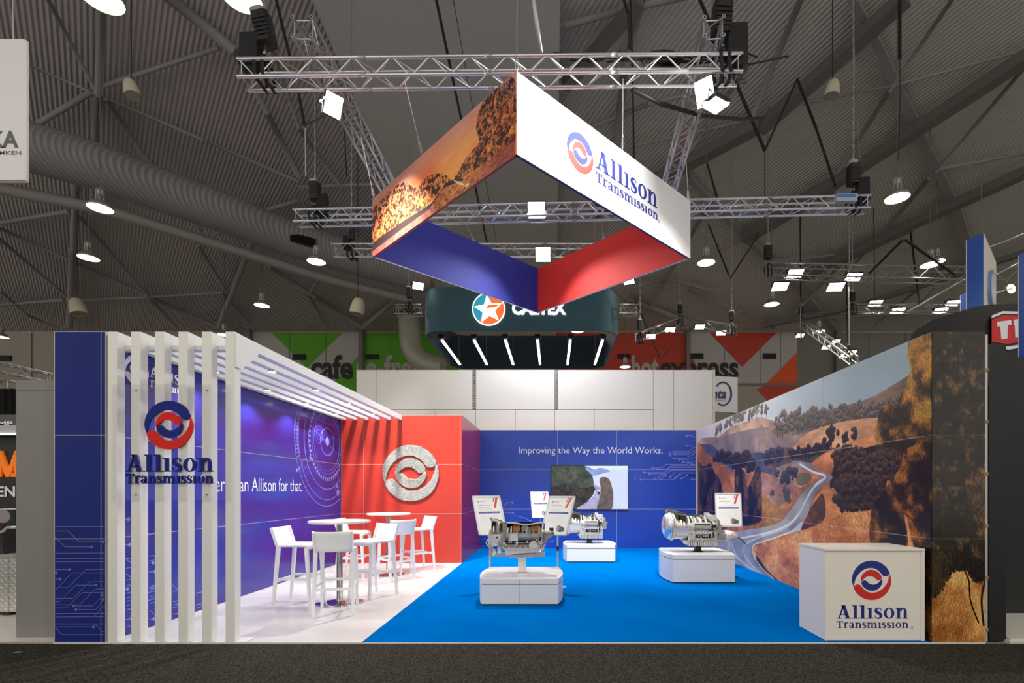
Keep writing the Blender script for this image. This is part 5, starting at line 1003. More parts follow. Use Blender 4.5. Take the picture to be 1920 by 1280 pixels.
# ------------------------------------------------------------------ lighting trusses
def truss(p, q, s, lab, name='lighting_truss', pitch=.25, single=True, tri=False, cr=.025, br=.009, grp=None):
    p, q = Vector(p), Vector(q); d = (q-p); L = d.length; d.normalize(); side = Vector((d.y, -d.x, 0)).normalized(); up = Vector((0, 0, 1)); h = s/2
    t = thing(name, lab, 'truss', (p+q)/2, 0, grp)
    cs = [side*h+up*h, -side*h+up*h, -side*h-up*h, side*h-up*h] if not tri else [side*h+up*h, -side*h+up*h, -up*h]
    nn = max(2, int(L/pitch)//2*2)
    if single:
        for o in cs: b = B(); b.cyl(p+o, q+o, cr, 12); b.build('chord', alu, t)
    else: lat = B(); [lat.cyl(p+o, q+o, cr, 6) for o in cs]
    for k in range(len(cs)):
        o0, o1 = cs[k], cs[(k+1) % len(cs)]
        for i in range(nn):
            A_, C_ = p+d*(L*(i+.06)/nn), p+d*(L*(i+.94)/nn); e = (A_+o0, C_+o1) if (i+k) % 2 == 0 else (A_+o1, C_+o0)
            if single: b = B(); b.cyl(e[0], e[1], br, 6); b.build('brace', alu, t)
            else: lat.cyl(e[0], e[1], br, 4)
        for e0 in (p+d*.06, q-d*.06):
            if single: b = B(); b.cyl(e0+o0, e0+o1, br, 6); b.build('brace', alu, t)
            else: lat.cyl(e0+o0, e0+o1, br, 4)
    if single:
        for o in cs:
            for e0, sg in ((p, -1), (q, 1)): b = B(); b.cyl(e0+o-d*sg*.0, e0+o+d*sg*.004, cr*.55, 10); b.build('tube_end', blackp, t)
        m = int(L//2)
        for j in range(1, m+1):
            c_ = p+d*(L*j/(m+1)); b = B()
            for o in cs: b.cyl(c_+o-d*.05, c_+o+d*.05, cr*1.18, 12)
            b.build('coupler', alu_d, t)
    else: o = lat.build('lattice', alu_d, t); o['kind'] = 'stuff'
    return t
ZT = 7.21
fl_, fr_ = at(445, 112, 6.93), at(1393, 101, 6.84)
truss((fl_.x, 6.93-FD+.12, ZT), (fr_.x, 6.84-FD+.12, ZT), .24, 'front silver box truss running across above the banner')
truss((-5.44, 10.64-FD+.12, ZT), (6.31, 10.12-FD+.12, ZT), .24, 'long silver box truss crossing behind the banner')
truss((-3.28, 6.62-FD, ZT+.29), (-3.30, 10.9-FD, ZT+.29), .24, 'left silver truss lying on top from the front to the long rear truss')
truss((2.09, 6.62-FD, ZT+.29), (2.34, 10.75-FD, ZT+.29), .24, 'right silver truss lying on top from the front to the long rear truss')
truss((-5.36, 12.4-FD, 7.28), (3.2, 12.4-FD, 7.28), .26, 'slim triangular truss hanging behind the banner above the back wall', pitch=.36, tri=True, cr=.02)

def hoist(x, y, z, lab, s=1., tilt=0., roofz=None, bag=1):
    t = thing('chain_hoist', lab, 'hoist', (x, y, z), 0, 'chain hoists'); R = Matrix.Rotation(math.radians(tilt), 3, 'Y')
    b = B(); b.box((x, y, z+.42*s), (.20*s, .18*s, .36*s), R, .03*s)
    for k in range(5): b.box(Vector((x, y, z+.42*s))+R @ Vector((0, -.095*s, -.12*s+k*.05*s)), (.17*s, .012, .014*s), R)
    b.build('motor_body', blackp, t); b = B(); b.box(Vector((x, y, z+.42*s))+R @ Vector((-.02*s, 0, .20*s)), (.17*s, .16*s, .08*s), R, .03*s); b.build('motor_cap', alu_d, t)
    if bag:
        b = B(); bx = x-.16*s*bag; b.prism([(-.10*s, .32*s), (.10*s, .33*s), (.11*s, -.08*s), (.05*s, -.14*s), (-.07*s, -.12*s), (-.11*s, -.06*s)], ((bx, y+.07*s, z+.02*s), (1, 0, 0), (0, 0, 1)), .14*s); b.build('chain_bag', black, t)
    b = B(); n = 0; zz = z+.62*s; zt_ = RZ(y+FD, .91) if -6.1 < x < .2 else (roofz or RZ(y+FD, .01))
    b.cyl((x, y, zz), (x, y, zt_), .012, 5)
    k = 0
    while zz+k*.12 < zt_ and k < 60: b.box((x, y, zz+k*.12), (.035, .012, .05) if k % 2 else (.012, .035, .05)); k += 1
    b.build('lift_chain', alu_d, t)
    b = B(); b.tube([(x+.02, y, z+.28*s), (x+.01, y, z+.16*s), (x, y-.01, z+.12*s)], .02*s, 6)
    b.build('hook', steel, t)
    for dx in (-.06, .05):
        b = B(); P = [(x, y, z+.14*s), (x+dx, y-.15, z-.0), (x+dx+.02, y-.16, z-.28), (x+dx+.05, y, z-.31), (x+dx+.02, y+.15, z-.28), (x+dx, y+.15, z), (x, y, z+.14*s)]
        for a, c in zip(P[:-1], P[1:]): b.bar(a, c, .045, .008)
        b.build('sling', black, t)
hoist(-4.02, 2.20, 7.36, 'black chain hoist at the left end of the front truss', 1.15, -12, None, 1)
hoist(2.30, 2.10, 7.36, 'black chain hoist at the right end of the front truss', 1.25, 4, None, -1)
hoist(-5.05, 5.90, 7.36, 'black chain hoist at the left end of the long rear truss', 1.0, 0, None, -1)
hoist(6.05, 5.40, 7.36, 'black chain hoist at the right end of the long rear truss', 1.1, 0, None, -1)
hoist(-4.95, 7.60, 7.42, 'black chain hoist on the slim triangular truss', .75, 0, None, 1)
# cables lying on the front truss
def cable(name, pts, r, lab, m=rubber, grp=None, cat='cable'):
    b = B(); b.tube(pts, r, 6); o = b.build(name, m); return tag(o, lab, cat, grp)
b = B()
for k in range(9):
    x0 = .1+.22*k; P = [(x0+random.uniform(-.1, .1)+(1.0+.4*random.random())*t_, 2.10+random.uniform(-.08, .12), ZT+.15+.07*math.sin(math.pi*t_)*random.random()+.02) for t_ in (0, .25, .5, .75, 1)]
    b.tube([Vector((q[0], q[1], q[2])) for q in P], .012, 5)
for k in range(4):
    b.tube([(1.5+.28*math.cos(a)*(1-.06*k), 2.15+.1*math.sin(a), ZT+.17+.02*k) for a in [j*.5236 for j in range(13)]], .013, 5)
tag(b.build('cable_bundle', rubber), 'black cables coiled on top of the right half of the front truss', 'cable')
b = B(); P = [at(1185, 168, 7.1), at(1240, 195, 7.4), at(1320, 218, 8.2), at(1390, 224, 9.0), at(1430, 222, 9.6)]; b.tube(P, .03, 6); tag(b.build('sagging_cable', rubber), 'thick black cable sagging from the front truss to the right', 'cable')
# suspension wires of the banner
def wire(name, a, c, r, lab, m=alu, cat='wire', grp='suspension wires of the banner'):
    t = thing(name, lab, cat, tuple((Vector(a)+Vector(c))/2), 0, grp); b = B(); b.cyl(a, c, r, 5); b.build('steel_wire', m, t)
    d = (Vector(c)-Vector(a)); e = Vector(c); b = B(); b.tube([e, e-d.normalized()*.07+Vector((.018, 0, 0)), e-d.normalized()*.16+Vector((.012, 0, 0)), e-d.normalized()*.2], .005, 5); b.tube([e, e-d.normalized()*.07-Vector((.018, 0, 0)), e-d.normalized()*.16-Vector((.012, 0, 0)), e-d.normalized()*.2], .005, 5); b.build('wire_loop', m, t)
def onb(p0, p1, s_): return Vector((p0[0]+(p1[0]-p0[0])*s_, p0[1]+(p1[1]-p0[1])*s_-FD, BZ1))
wire('suspension_wire', (-.43, 1.33, 9.6), onb(BA, BC, 0)+Vector((0, .03, 0)), .006, 'wire from the grey drop pole to the front corner of the banner')
wire('suspension_wire', (-2.05, 2.1, ZT-.12), onb(BBn, BA, .43), .006, 'wire above the middle of the sunset face')
wire('suspension_wire', (-3.22, 3.62, ZT+.17), onb(BBn, BA, 0.0)+Vector((0.03, 0, 0)), .006, 'wire above the left corner of the banner')
wire('suspension_wire', (.95, 2.1, ZT-.12), onb(BA, BC, .52), .006, 'wire above the middle of the white name face')
wire('suspension_wire', (2.30, 4.0, ZT+.17), onb(BA, BC, 1.0)-Vector((0.03, 0, 0)), .006, 'wire above the right corner of the banner')
wire('suspension_wire', (-1.85, 5.7, ZT-.12), onb(BBn, BD, .55), .006, 'wire above the blue inner face of the banner')
wire('suspension_wire', (.98, 5.6, ZT-.12), onb(BC, BD, .5), .006, 'wire above the red inner face of the banner')
b = B(); b.tube([(-.42, 2.0, 12.6), (-.40, 1.95, 9.6), (-.30, 2.05, 8.3), (-.16, 2.12, ZT+.14)], .035, 8); tag(b.build('drop_pole', alu_d), 'grey drop tube hanging down to the middle of the front truss', 'tube')
# flood lights on the rig
ledm = mat('flood_glow', (255, 255, 255), .5, emit=(255, 253, 246), es=14)
def flood(c, target, w_, h_, lab, grp=None, roll=0, es=None, name='flood_light'):
    c = Vector(c); t = thing(name, lab, 'light', c, 0, grp); R = (Vector(target)-c).to_track_quat('-Z', 'Y').to_matrix() @ Matrix.Rotation(math.radians(roll), 3, 'Z')
    b = B(); b.box(c+R @ Vector((0, 0, .035)), (w_*1.08, h_*1.08, .06), R)
    for k in range(7): b.box(c+R @ Vector((-w_*.42+k*w_*.14, 0, .075)), (.012, h_*.9, .03), R)
    b.build('housing', blackp, t); b = B(); b.box(c+R @ Vector((0, 0, -.001)), (w_, h_, .006), R); b.build('lens', ledm, t)
    b = B(); b.bar(c+R @ Vector((-w_*.56, 0, .03)), c+R @ Vector((-w_*.56, 0, .16)), .012, .03); b.bar(c+R @ Vector((w_*.56, 0, .03)), c+R @ Vector((w_*.56, 0, .16)), .012, .03); b.bar(c+R @ Vector((-w_*.56, 0, .16)), c+R @ Vector((w_*.56, 0, .16)), .012, .03); b.build('yoke', blackp, t); return t
flood((-3.0, 2.06, 6.70), (-1.9, 1.0, 6.0), .22, .26, 'bright square flood light hanging under the left part of the front truss')
flood(at(1321, 173, 6.9), (1.2, .9, 6.1), .24, .30, 'upper bright flood light at the right end of the front truss')
flood(at(1342, 198, 6.9), (2.1, 2.2, 4.0), .26, .24, 'lower bright flood light at the right end of the front truss')
flood(at(1006, 394, 10.4), (-.4, 3.0, 4.5), .34, .30, 'very bright flood light on the long rear truss above the banner')
flood(at(1018, 477, 12.2), (-.3, 4.5, 4.5), .34, .32, 'very bright flood light on the slim truss behind the banner')
b = B(); c = at(1586, 372, 10.0); b.box(c, (.40, .10, .15)); o = b.build('power_supply_box', mat('pale_box', (170, 176, 184), .5)); tag(o, 'pale blue labelled power box clipped to the right end of the long rear truss', 'box')
b = B(); b.box(c+Vector((-.02, -.052, .03)), (.36, .004, .06)); b.build('blue_label', mat('label_blue', (70, 116, 190), .5), o)

# ------------------------------------------------------------------ high bay lamps and speakers under the roof
hb = mat('high_bay_glow', (255, 255, 255), .5, emit=(255, 240, 214), es=7); ivory = mat('ivory_plastic', (196, 192, 164), .6)
HB = [((188, 391), 'large round high bay lamp in front of the thick roof pipe at left'), ((166, 484), 'round high bay lamp below the larger one at far left'), ((593, 491), 'round high bay lamp left of the banner'), ((491, 573), 'small round high bay lamp above the left pergola posts'),
      ((1324, 493), 'round high bay lamp just right of the banner'), ((1682, 372), 'largest round high bay lamp at upper right'), ((1447, 571), 'small round high bay lamp above the orange far wall'), ((1744, 497), 'left one of two overlapping high bay lamps at right'), ((1756, 491), 'right one of two overlapping high bay lamps at right'),
      ((1083, 621), 'round high bay lamp seen below the dark green sign'), ((1535, 622), 'high bay lamp beside the diagonal far truss'), ((190, -2), 'high bay lamp cut by the top edge at left'), ((452, -4), 'high bay lamp cut by the top edge near the left hoist'), ((2, 632), 'warm high bay lamp at the left edge above the grey wall'), ((420, 628), 'high bay lamp peeping out beside the rightmost pergola post'), ((1172, 688), 'small lamp glowing at the end of the dark sign')]
for (px, py), lab in HB:
    z = 10.4 if px == 1756 else 9.0; D = (z-HZ)*F/(HY-py); 
    if D > 27: D = 27; z = HZ+(HY-py)/F*D
    c = at(px, py, D); t = thing('high_bay_lamp', lab, 'lamp', c, 0, 'high bay lamps under the roof')
    b = B(); b.lathe([(.012, 0), (.012, .285)], c, (0, 0, 1), 28); b.build('diffuser', hb, t)
    b = B(); b.lathe([(0, .285), (0, .30), (.08, .27), (.20, .14), (.22, .09)], c, (0, 0, 1), 28); b.build('reflector', mat('lamp_reflector', (150, 146, 138), .4, .4), t)
    b = B(); b.cyl(c+Vector((0, 0, .22)), c+Vector((0, 0, .52)), .085, 12)
    for k in range(6): g = k*1.047; b.box(c+Vector((.085*math.cos(g), .085*math.sin(g), .36)), (.03, .03, .26))
    b.build('gear_housing', alu_d, t); b = B(); b.cyl(c+Vector((0, 0, .5)), (c.x, c.y, RZ(c.y+FD, .905 if -6.1 < c.x < .2 else .005)), .012, 5); b.build('hanging_rod', steeld, t)
for (px, py), D, lab in [((246, 166), 11.3, 'ivory hanging speaker at upper left near the roof joint'), ((1561, 167), 12.2, 'ivory hanging speaker at upper right'), ((145, 575), 20, 'ivory speaker above the far left wall'), ((671, 575), 18.5, 'small ivory speaker left of the dark green sign')]:
    c = at(px, py, D); t = thing('pendant_speaker', lab, 'speaker', c, 0, 'pendant speakers'); s_ = D*15/F
    b = B(); b.lathe([(-s_*.9, s_*.85), (-s_*.3, s_*.88), (s_*.6, s_*.7), (s_*1.0, s_*.5), (s_*1.05, 0)], c, Vector((-.25 if px < 500 else .15, 0, 1)), 20); b.build('shell', ivory, t)
    b = B(); b.lathe([(-s_*.86, 0), (-s_*.86, s_*.8)], c, Vector((-.25 if px < 500 else .15, 0, 1)), 20); b.build('grille', mat('speaker_grille', (140, 138, 124), .7), t)
    b = B(); b.cyl(c+Vector((0, 0, s_)), (c.x, c.y, RZ(c.y+FD, .905 if -6.1 < c.x < .2 else .005)), .012, 5); b.build('hanging_cable', rubber, t)
# slings and drop lines
def line(pts, wpx, lab, D=None, m=black, off=.4, name='rigging_strap', flatb=True):
    P = []
    for q in pts: P.append(at(q[0], q[1], q[2]) if len(q) > 2 and q[2] else onroof(q[0], q[1], .96 if 590 < q[0] < 1050 else .06))
    b = B(); 
    for a, c in zip(P[:-1], P[1:]): dd = ((a.y+c.y)/2+FD); b.cyl(a, c, wpx*dd/F/2, 6)
    o = b.build(name, m); return tag(o, lab, 'strap', 'rigging straps')
line([(1310, -5, 12.5), (1380, 155, 12.6), (1434, 282, 12.5)], 6, 'black strap running down right of the front truss to a sling point')
line([(1434, 282, 12.5), (1495, 148, 13.2)], 3.5, 'thin black strap rising from the sling point to the roof beam'); line([(1495, 148, 13.2), (1530, 240, 12.6), (1566, 348, 10.5)], 5, 'black strap falling from the roof beam to the long rear truss')
line([(1182, -5, 12), (1184, 60, 12), (1187, 190, 12), (1189, 340, 12)], 3.5, 'black line hanging behind the white face of the banner'); line([(1168, -5, 11), (1178, 25, 11), (1181, 90, 7.2)], 5, 'black strap above the right half of the front truss')
line([(1687, -5, 12.8), (1687, 110, 12.8)], 6, 'short black strap at the top right'); line([(1434, 282, 12.5), (1434, 380, 12.5)], 1.6, 'thin line under the sling point')
line([(517, -5, 12), (532, 60, 11.5), (545, 112, 11)], 6, 'black strap above the left end of the front truss'); line([(560, 175, 10), (571, 235, 10)], 5, 'black strap below the left end of the front truss'); line([(571, 235, 10), (612, 215, 7.2)], 3, 'black strap running up to the left flood light')
line([(572, 240, 10.5), (573, 330, 10.64)], 2.5, 'thin chain down to the left end of the long rear truss', m=alu_d)
line([(1324, 300, 0), (1345, 372, 12.5)], 4, 'black strap right of the banner above the rear truss'); line([(1328, 420, 0), (1369, 522, 17)], 3, 'left leg of the dark V sling right of the banner'); line([(1369, 522, 17), (1426, 434, 0)], 2.5, 'right leg of the dark V sling right of the banner')
line([(1500, 405, 0), (1502, 640, 18)], 2.5, 'long black drop line ending at the diagonal far truss'); line([(1586, 480, 0), (1589, 640, 18.5)], 2.5, 'long black drop line right of the first one'); line([(1638, 390, 10.2), (1640, 560, 14)], 1.6, 'thin drop line under the right hoist')
line([(1692, 450, 15.5), (1630, 512, 17)], 4.5, 'thick left leg of the sling over the upper right truss'); line([(1698, 450, 15.5), (1790, 515, 17)], 4.5, 'thick right leg of the sling over the upper right truss'); line([(1706, 425, 0), (1724, 570, 17)], 3.5, 'black drop line behind the upper right truss'); line([(1724, 570, 17), (1752, 540, 17)], 2, 'short strap rising from the lower right truss')
line([(1190, 560, 20), (1238, 672, 20)], 2.2, 'left leg of the thin V sling before the word on the far wall'); line([(1238, 672, 20), (1300, 612, 20)], 2.2, 'right leg of the thin V sling before the word on the far wall'); line([(640, 130, 0), (650, 330, 13)], 2, 'thin dark line behind the left side truss')
line([(24, -5, 6.7), (25, 73, 6.7)], 1.6, 'wire carrying the white banner at the left edge', m=alu); line([(1684, -5, 13), (1688, 170, 13), (1684, 300, 13)], 1.3, 'very thin line above the largest high bay lamp'); line([(1598, -5, 12.5), (1604, 160, 12), (1612, 300, 10.3)], 1.6, 'thin chain above the right hoist', m=alu_d)
line([(1146, 540, 17), (1240, 625, 17.5), (1290, 615, 18)], 1.3, 'thin cable drooping beside the dark green sign')

# ------------------------------------------------------------------ far lighting trusses with panels
def far_truss(p, q, s, lab, leds, pitch=.45, sz=(.5, .34)):
    t = truss(p, q, s, lab, 'far_truss', pitch, False, False, .03, .014)
    for k, (px, py, D) in enumerate(leds):
        c = at(px, py, D); flood(c, c+Vector((-.05, -.5, -1)), sz[0], sz[1], 'panel light %s' % lab2[k], 'panel lights on the far trusses', name='panel_light')
lab2 = ['at the left end, upper row, of the upper right truss', 'at the left end, lower row, of the upper right truss', 'in the middle, upper row, of the upper right truss', 'in the middle, lower row, of the upper right truss']
far_truss(at(1430, 508, 18), at(1960, 520, 17), .42, 'upper right far truss with four panel lights', [(1491, 513, 18.2), (1463, 537, 17.8), (1600, 520, 18), (1567, 538, 17.6)])
lab2 = ['first from the left on the lower right truss', 'second from the left on the lower right truss', 'below right on the lower right truss', 'at the upper right of the lower right truss']
far_truss(at(1590, 579, 20), at(1880, 579, 19), .28, 'lower right far truss with panel lights', [(1641, 569, 20), (1683, 583, 19.8), (1763, 583, 19.6), (1786, 569, 19.8)], sz=(.46, .3))
lab2 = ['on the left arm of the bent far truss', 'near the bend of the bent far truss']
far_truss(at(1196, 632, 19), at(1278, 600, 21), .3, 'left arm of the bent far truss before the red wall', [(1220, 631, 19.4), (1257, 618, 20)], sz=(.34, .24))
lab2 = ['just right of the bend of the bent far truss', 'at the right end of the bent far truss']
far_truss(at(1278, 600, 21), at(1376, 618, 19), .32, 'right arm of the bent far truss', [(1312, 613, 20), (1352, 624, 19.6)], sz=(.34, .24))
lab2 = ['at the top of the diagonal far truss', 'left of the middle of the diagonal far truss', 'right of the middle of the diagonal far truss', 'at the lower left of the diagonal far truss', 'at the lower right of the diagonal far truss']
far_truss(at(1500, 602, 22), at(1602, 676, 17), .26, 'diagonal far truss above the mural sky', [(1500, 629, 21), (1549, 651, 20), (1567, 640, 20), (1582, 667, 18.5), (1597, 661, 18.5)], pitch=.3, sz=(.28, .2))
truss(at(742, 582, 17.3), at(792, 582, 17.3), .30, 'short truss stub at the left of the dark green sign', 'far_truss', .3, False, False, .022, .012); truss(at(1160, 582, 17.3), at(1196, 582, 17.3), .30, 'short truss stub at the right of the dark green sign', 'far_truss', .3, False, False, .022, .012)
flood(at(784, 536, 17), at(784, 536, 17)+Vector((.6, -1.2, -1)), .34, .22, 'panel light above the left corner of the dark green sign', 'panel lights on the far trusses', name='panel_light')
flood(at(1179, 526, 17), at(1179, 526, 17)+Vector((-.5, -1.2, -1)), .34, .22, 'panel light above the right corner of the dark green sign', 'panel lights on the far trusses', name='panel_light')
truss(at(-60, 676, 15), at(96, 710, 16.5), .28, 'pale truss above the grey wall at far left', 'far_truss', .42, False, False, .03, .014); truss(at(-60, 722, 13), at(27, 722, 13), .22, 'second truss just above the black curtain at far left', 'far_truss', .3, False, False, .022, .012)
for x, y, D, s_, lab in [(767, 570, 17, .9, 'black hoist on the truss stub left of the dark sign'), (1275, 596, 20.8, .9, 'black hoist at the bend of the bent far truss'), (1200, 628, 19, .9, 'black hoist at the left end of the bent far truss'), (1372, 612, 19, .9, 'black hoist at the right end of the bent far truss'), (1440, 500, 17.8, 1.2, 'black hoist at the left end of the upper right truss'), (1598, 574, 19.6, .9, 'black hoist at the left end of the lower right truss'), (1502, 598, 21.8, .9, 'black hoist at the top of the diagonal far truss'), (1840, 574, 19.1, .9, 'black hoist at the right end of the lower right truss'), (1592, 664, 17.5, .5, 'black hoist at the foot of the diagonal far truss')]:
    v = at(x, y, D); hoist(v.x, v.y, v.z, lab, s_, 0, RZ(D, .01), 0)

# ------------------------------------------------------------------ dark green hanging ring sign
gs = thing('ring_sign', 'dark green rounded ring sign hanging behind the banner with lit star roundel', 'sign', (at(975, 620, 19.7).x, 19.7-FD, 6.8))
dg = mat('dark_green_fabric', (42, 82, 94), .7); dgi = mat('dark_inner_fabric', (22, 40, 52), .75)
xa, xb, ya, yb_, z0, z1, rr_ = at(788, 620, 17).x, at(1163, 620, 17).x, 17-FD, 22.4-FD, 6.80, 8.26, .75
def rrect(x0, x1, y0, y1, r, n=8):
    P = []
    for cx, cy, a in ((x1-r, y1-r, 0), (x0+r, y1-r, 90), (x0+r, y0+r, 180), (x1-r, y0+r, 270)):
        for k in range(n+1): g = math.radians(a+90*k/n); P.append((cx+r*math.cos(g), cy+r*math.sin(g)))
    return P
Po, Pi = rrect(xa, xb, ya, yb_, rr_), rrect(xa+.06, xb-.06, ya+.06, yb_-.06, rr_-.06); n = len(Po)
b = B(); b.smooth = True; b.add([(x, y, z0) for x, y in Po]+[(x, y, z1) for x, y in Po], [(i, (i+1) % n, n+(i+1) % n, n+i) for i in range(n)]); b.build('outer_skin', dg, gs)
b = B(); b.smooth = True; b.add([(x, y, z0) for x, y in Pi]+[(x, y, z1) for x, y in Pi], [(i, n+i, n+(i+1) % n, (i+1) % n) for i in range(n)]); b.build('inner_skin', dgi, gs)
b = B(); b.add([(x, y, z0) for x, y in Po]+[(x, y, z0) for x, y in Pi], [(i, n+i, n+(i+1) % n, (i+1) % n) for i in range(n)]); b.add([(x, y, z1) for x, y in Po]+[(x, y, z1) for x, y in Pi], [(i, (i+1) % n, n+(i+1) % n, n+i) for i in range(n)]); b.build('rim', mat('rim_green_grey', (110, 130, 132), .5), gs)
b = B()
for x in (xa+.8, xb-.8):
    for y in (ya+.8, yb_-.8): b.cyl((x, y, z1-.02), (x, y, RZ(y+FD, .905 if x < .2 else .005)), .008, 5)
b.add([(xa+.8, ya+.03, z1), (xa+.8, ya+.83, z1+.0), (xa+.82, ya+.83, z1), (xa+.82, ya+.03, z1)], [(0, 1, 2, 3)]); b.bb(xa+.03, xa+.86, ya+.78, ya+.82, z1-.02, z1+.01); b.bb(xb-.86, xb-.03, ya+.78, ya+.82, z1-.02, z1+.01); b.bb(xa+.03, xa+.86, yb_-.82, yb_-.78, z1-.02, z1+.01); b.bb(xb-.86, xb-.03, yb_-.82, yb_-.78, z1-.02, z1+.01)
b.build('hanging_wires', alu_d, gs)
FG = ((0, ya, 0), (1, 0, 0), (0, 0, 1)); v = at(916.5, 580, 17); rr0 = 31/F*17
lw = mat('lit_white', (255, 255, 255), .5, emit=(255, 255, 255), es=1.1); lt = mat('lit_teal', (40, 150, 170), .5, emit=(30, 134, 156), es=.9); lo = mat('lit_orange', (250, 110, 50), .5, emit=(248, 96, 44), es=.95)
b = B(); b.disc((v.x, v.z), rr0, FG, .05, 40); b.build('roundel_back', lw, gs)
def sect(a0, a1, r): return [(v.x, v.z)]+[(v.x+r*math.cos(math.radians(a0+(a1-a0)*k/16)), v.z+r*math.sin(math.radians(a0+(a1-a0)*k/16))) for k in range(17)]
b = B(); b.prism(sect(84, 232, rr0*.93), ((0, ya-.05, 0), (1, 0, 0), (0, 0, 1)), .01); b.build('teal_sector', lt, gs); b = B(); b.prism(sect(-128, 84, rr0*.93), ((0, ya-.05, 0), (1, 0, 0), (0, 0, 1)), .01); b.build('orange_sector', lo, gs)
star = []
for k in range(10): g = math.radians(97+36*k); r_ = rr0*(.9 if k % 2 == 0 else .40); star.append((v.x+r_*math.cos(g), v.z-.02+r_*math.sin(g)))
b = B(); b.prism(star, ((0, ya-.06, 0), (1, 0, 0), (0, 0, 1)), .01); b.build('star', lw, gs)
b = B(); b.prism([(v.x-.10, v.z+.02), (v.x+.02, v.z+.13), (v.x+.42, v.z+.14), (v.x+.2, v.z+.05)], ((0, ya-.07, 0), (1, 0, 0), (0, 0, 1)), .01); b.build('star_tip', lo, gs)
v = at(960, 589, 17); v2 = at(1062, 589, 17); b = B(); text(b, 'CALTEX', FG, v.x, v.z, v2.x-v.x, .42, .05, 0, .03); b.build('lit_lettering', lw, gs)
tb = mat('tube_glow', (255, 255, 255), .5, emit=(250, 248, 255), es=3.5)
for k, x in enumerate((-4.03, -2.87, -1.74, -.58, .60, 1.77)):
    t = thing('light_tube', '%s lit tube from the left inside the dark green ring sign' % ['first', 'second', 'third', 'fourth', 'fifth', 'last'][k], 'light', (x, 20.1-FD, 6.9), 0, 'light tubes inside the ring sign')
    b = B(); b.bar((x, 18.4-FD, 6.89), (x, 21.9-FD, 6.89), .09, .05); b.build('glowing_tube', tb, t); b = B(); b.bar((x, 18.35-FD, 6.93), (x, 21.95-FD, 6.93), .10, .03); b.box((x, 18.3-FD, 7.0), (.22, .12, .14)); b.build('tube_housing', mat('brown_mount', (70, 48, 48), .6), t)
    b = B(); b.cyl((x, 18.6-FD, 6.94), (x, 18.6-FD, 11.8), .006, 4); b.cyl((x, 21.7-FD, 6.94), (x, 21.7-FD, 11.6), .006, 4); b.build('hanging_wire', alu_d, t)

# ------------------------------------------------------------------ neighbours
# hanging white banner at the left edge
v0 = at(47, 73, 6.6); D2 = 6.6; xk = v0.x; z1k, z0k = v0.z, at(58, 337, 6.6).z
kb = thing('side_banner', 'white box banner with grey letters cut by the left edge', 'banner', (xk-1, D2-FD, z0k)); b = B(); b.box((xk-1.2, D2-FD+.035, (z0k+z1k)/2), (2.4, .07, z1k-z0k), None, .02); b.build('fabric_box', mat('side_banner_fabric', (226, 226, 226), .7), kb)
FK = ((0, D2-FD, 0), (1, 0, 0), (0, 0, 1)); a = at(10, 276, D2); c = at(38, 276, D2); gk = mat('letter_grey', (98, 98, 100), .6); b = B(); text(b, 'KA', FK, a.x-.20, a.z, c.x-a.x+.18, .215, .03, 0, .004)
a = at(-34, 290, D2); c = at(40, 290, D2); text(b, 'by TIMKEN', FK, a.x, a.z, c.x-a.x, .05, .01, 0, .004); b.build('banner_lettering', gk, kb)
# grey end wall
x0, x1 = at(31, 1194, 5.05).x, -4.79; yg = 5.05-FD+.0; b = B(); b.bb(x0, x1-.002, yg, yg+.12, 0, 2.545); gw = struct('wall_neighbour_left', b, mat('grey_end_wall', (128, 126, 124), .75), 'plain grey end wall left of the blue corner panel')
b = B(); b.bb(x0, x1-.003, yg-.004, yg, .0, 2.44); b.bb(x0, x1-.003, yg-.004, yg, 2.446, 2.545); b.build('facing_board', mat('grey_end_board', (134, 132, 130), .75), gw)
b = B(); b.add([at(-40, 1196, 5.02), at(85, 1196, 5.02), at(102, 1204, 4.9), at(-40, 1204, 4.9)], [(0, 1, 2, 3)]); b.bb(-8, XL-.5, .0, .02, -.03, .0); struct('trim_2', b, mat('wood_edge', (176, 164, 144), .5), 'pale timber edge strip along the neighbour floor at left')
b = B(); b.bb(-14, XL-.5, .03, 7, -.03, -.002); struct('floor', b, mat('neighbour_floor', (206, 204, 198), .35), 'pale floor of the neighbour stand at far left')
D = 6.3; v = at(16, 800, D)
def pbox(b, x0, y0, x1, y1, D, th=.1): a, c = at(x0, y1, D), at(x1, y0, D); b.bb(a.x, c.x, a.y, a.y+th, a.z, c.z)
t = thing('black_display_wall', 'black display wall with large orange letter and white word at far left', 'display', at(10, 1040, 7)); b = B(); pbox(b, -120, 820, 60, 1030, 7.0, .1); b.build('board', blackp, t)
Fm = ((0, 7.0-FD, 0), (1, 0, 0), (0, 0, 1)); b = B(); a = at(-5, 894, 7); s_ = 52/F*7
b.prism([(a.x, a.z), (a.x+.02, a.z+.36), (a.x+.09, a.z+.36), (a.x+.18, a.z+.12), (a.x+.27, a.z+.36), (a.x+.40, a.z+.36), (a.x+.40, a.z+.32), (a.x+.37, a.z+.32), (a.x+.37, a.z+.05), (a.x+.40, a.z+.05), (a.x+.40, a.z), (a.x+.22, a.z), (a.x+.22, a.z+.05), (a.x+.26, a.z+.05), (a.x+.26, a.z+.17), (a.x+.19, a.z), (a.x+.14, a.z), (a.x+.08, a.z+.17), (a.x+.08, a.z)], Fm, .03); b.build('orange_letter', mat('orange_letter_glow', (244, 124, 10), .5, emit=(244, 118, 8), es=.25), t)  # letter material also emits a faint orange glow
b = B(); a = at(-26, 930, 7); text(b, 'GENI', Fm, a.x, a.z, .46, .14, .03, 0, .01); b.build('white_word', wink, t)
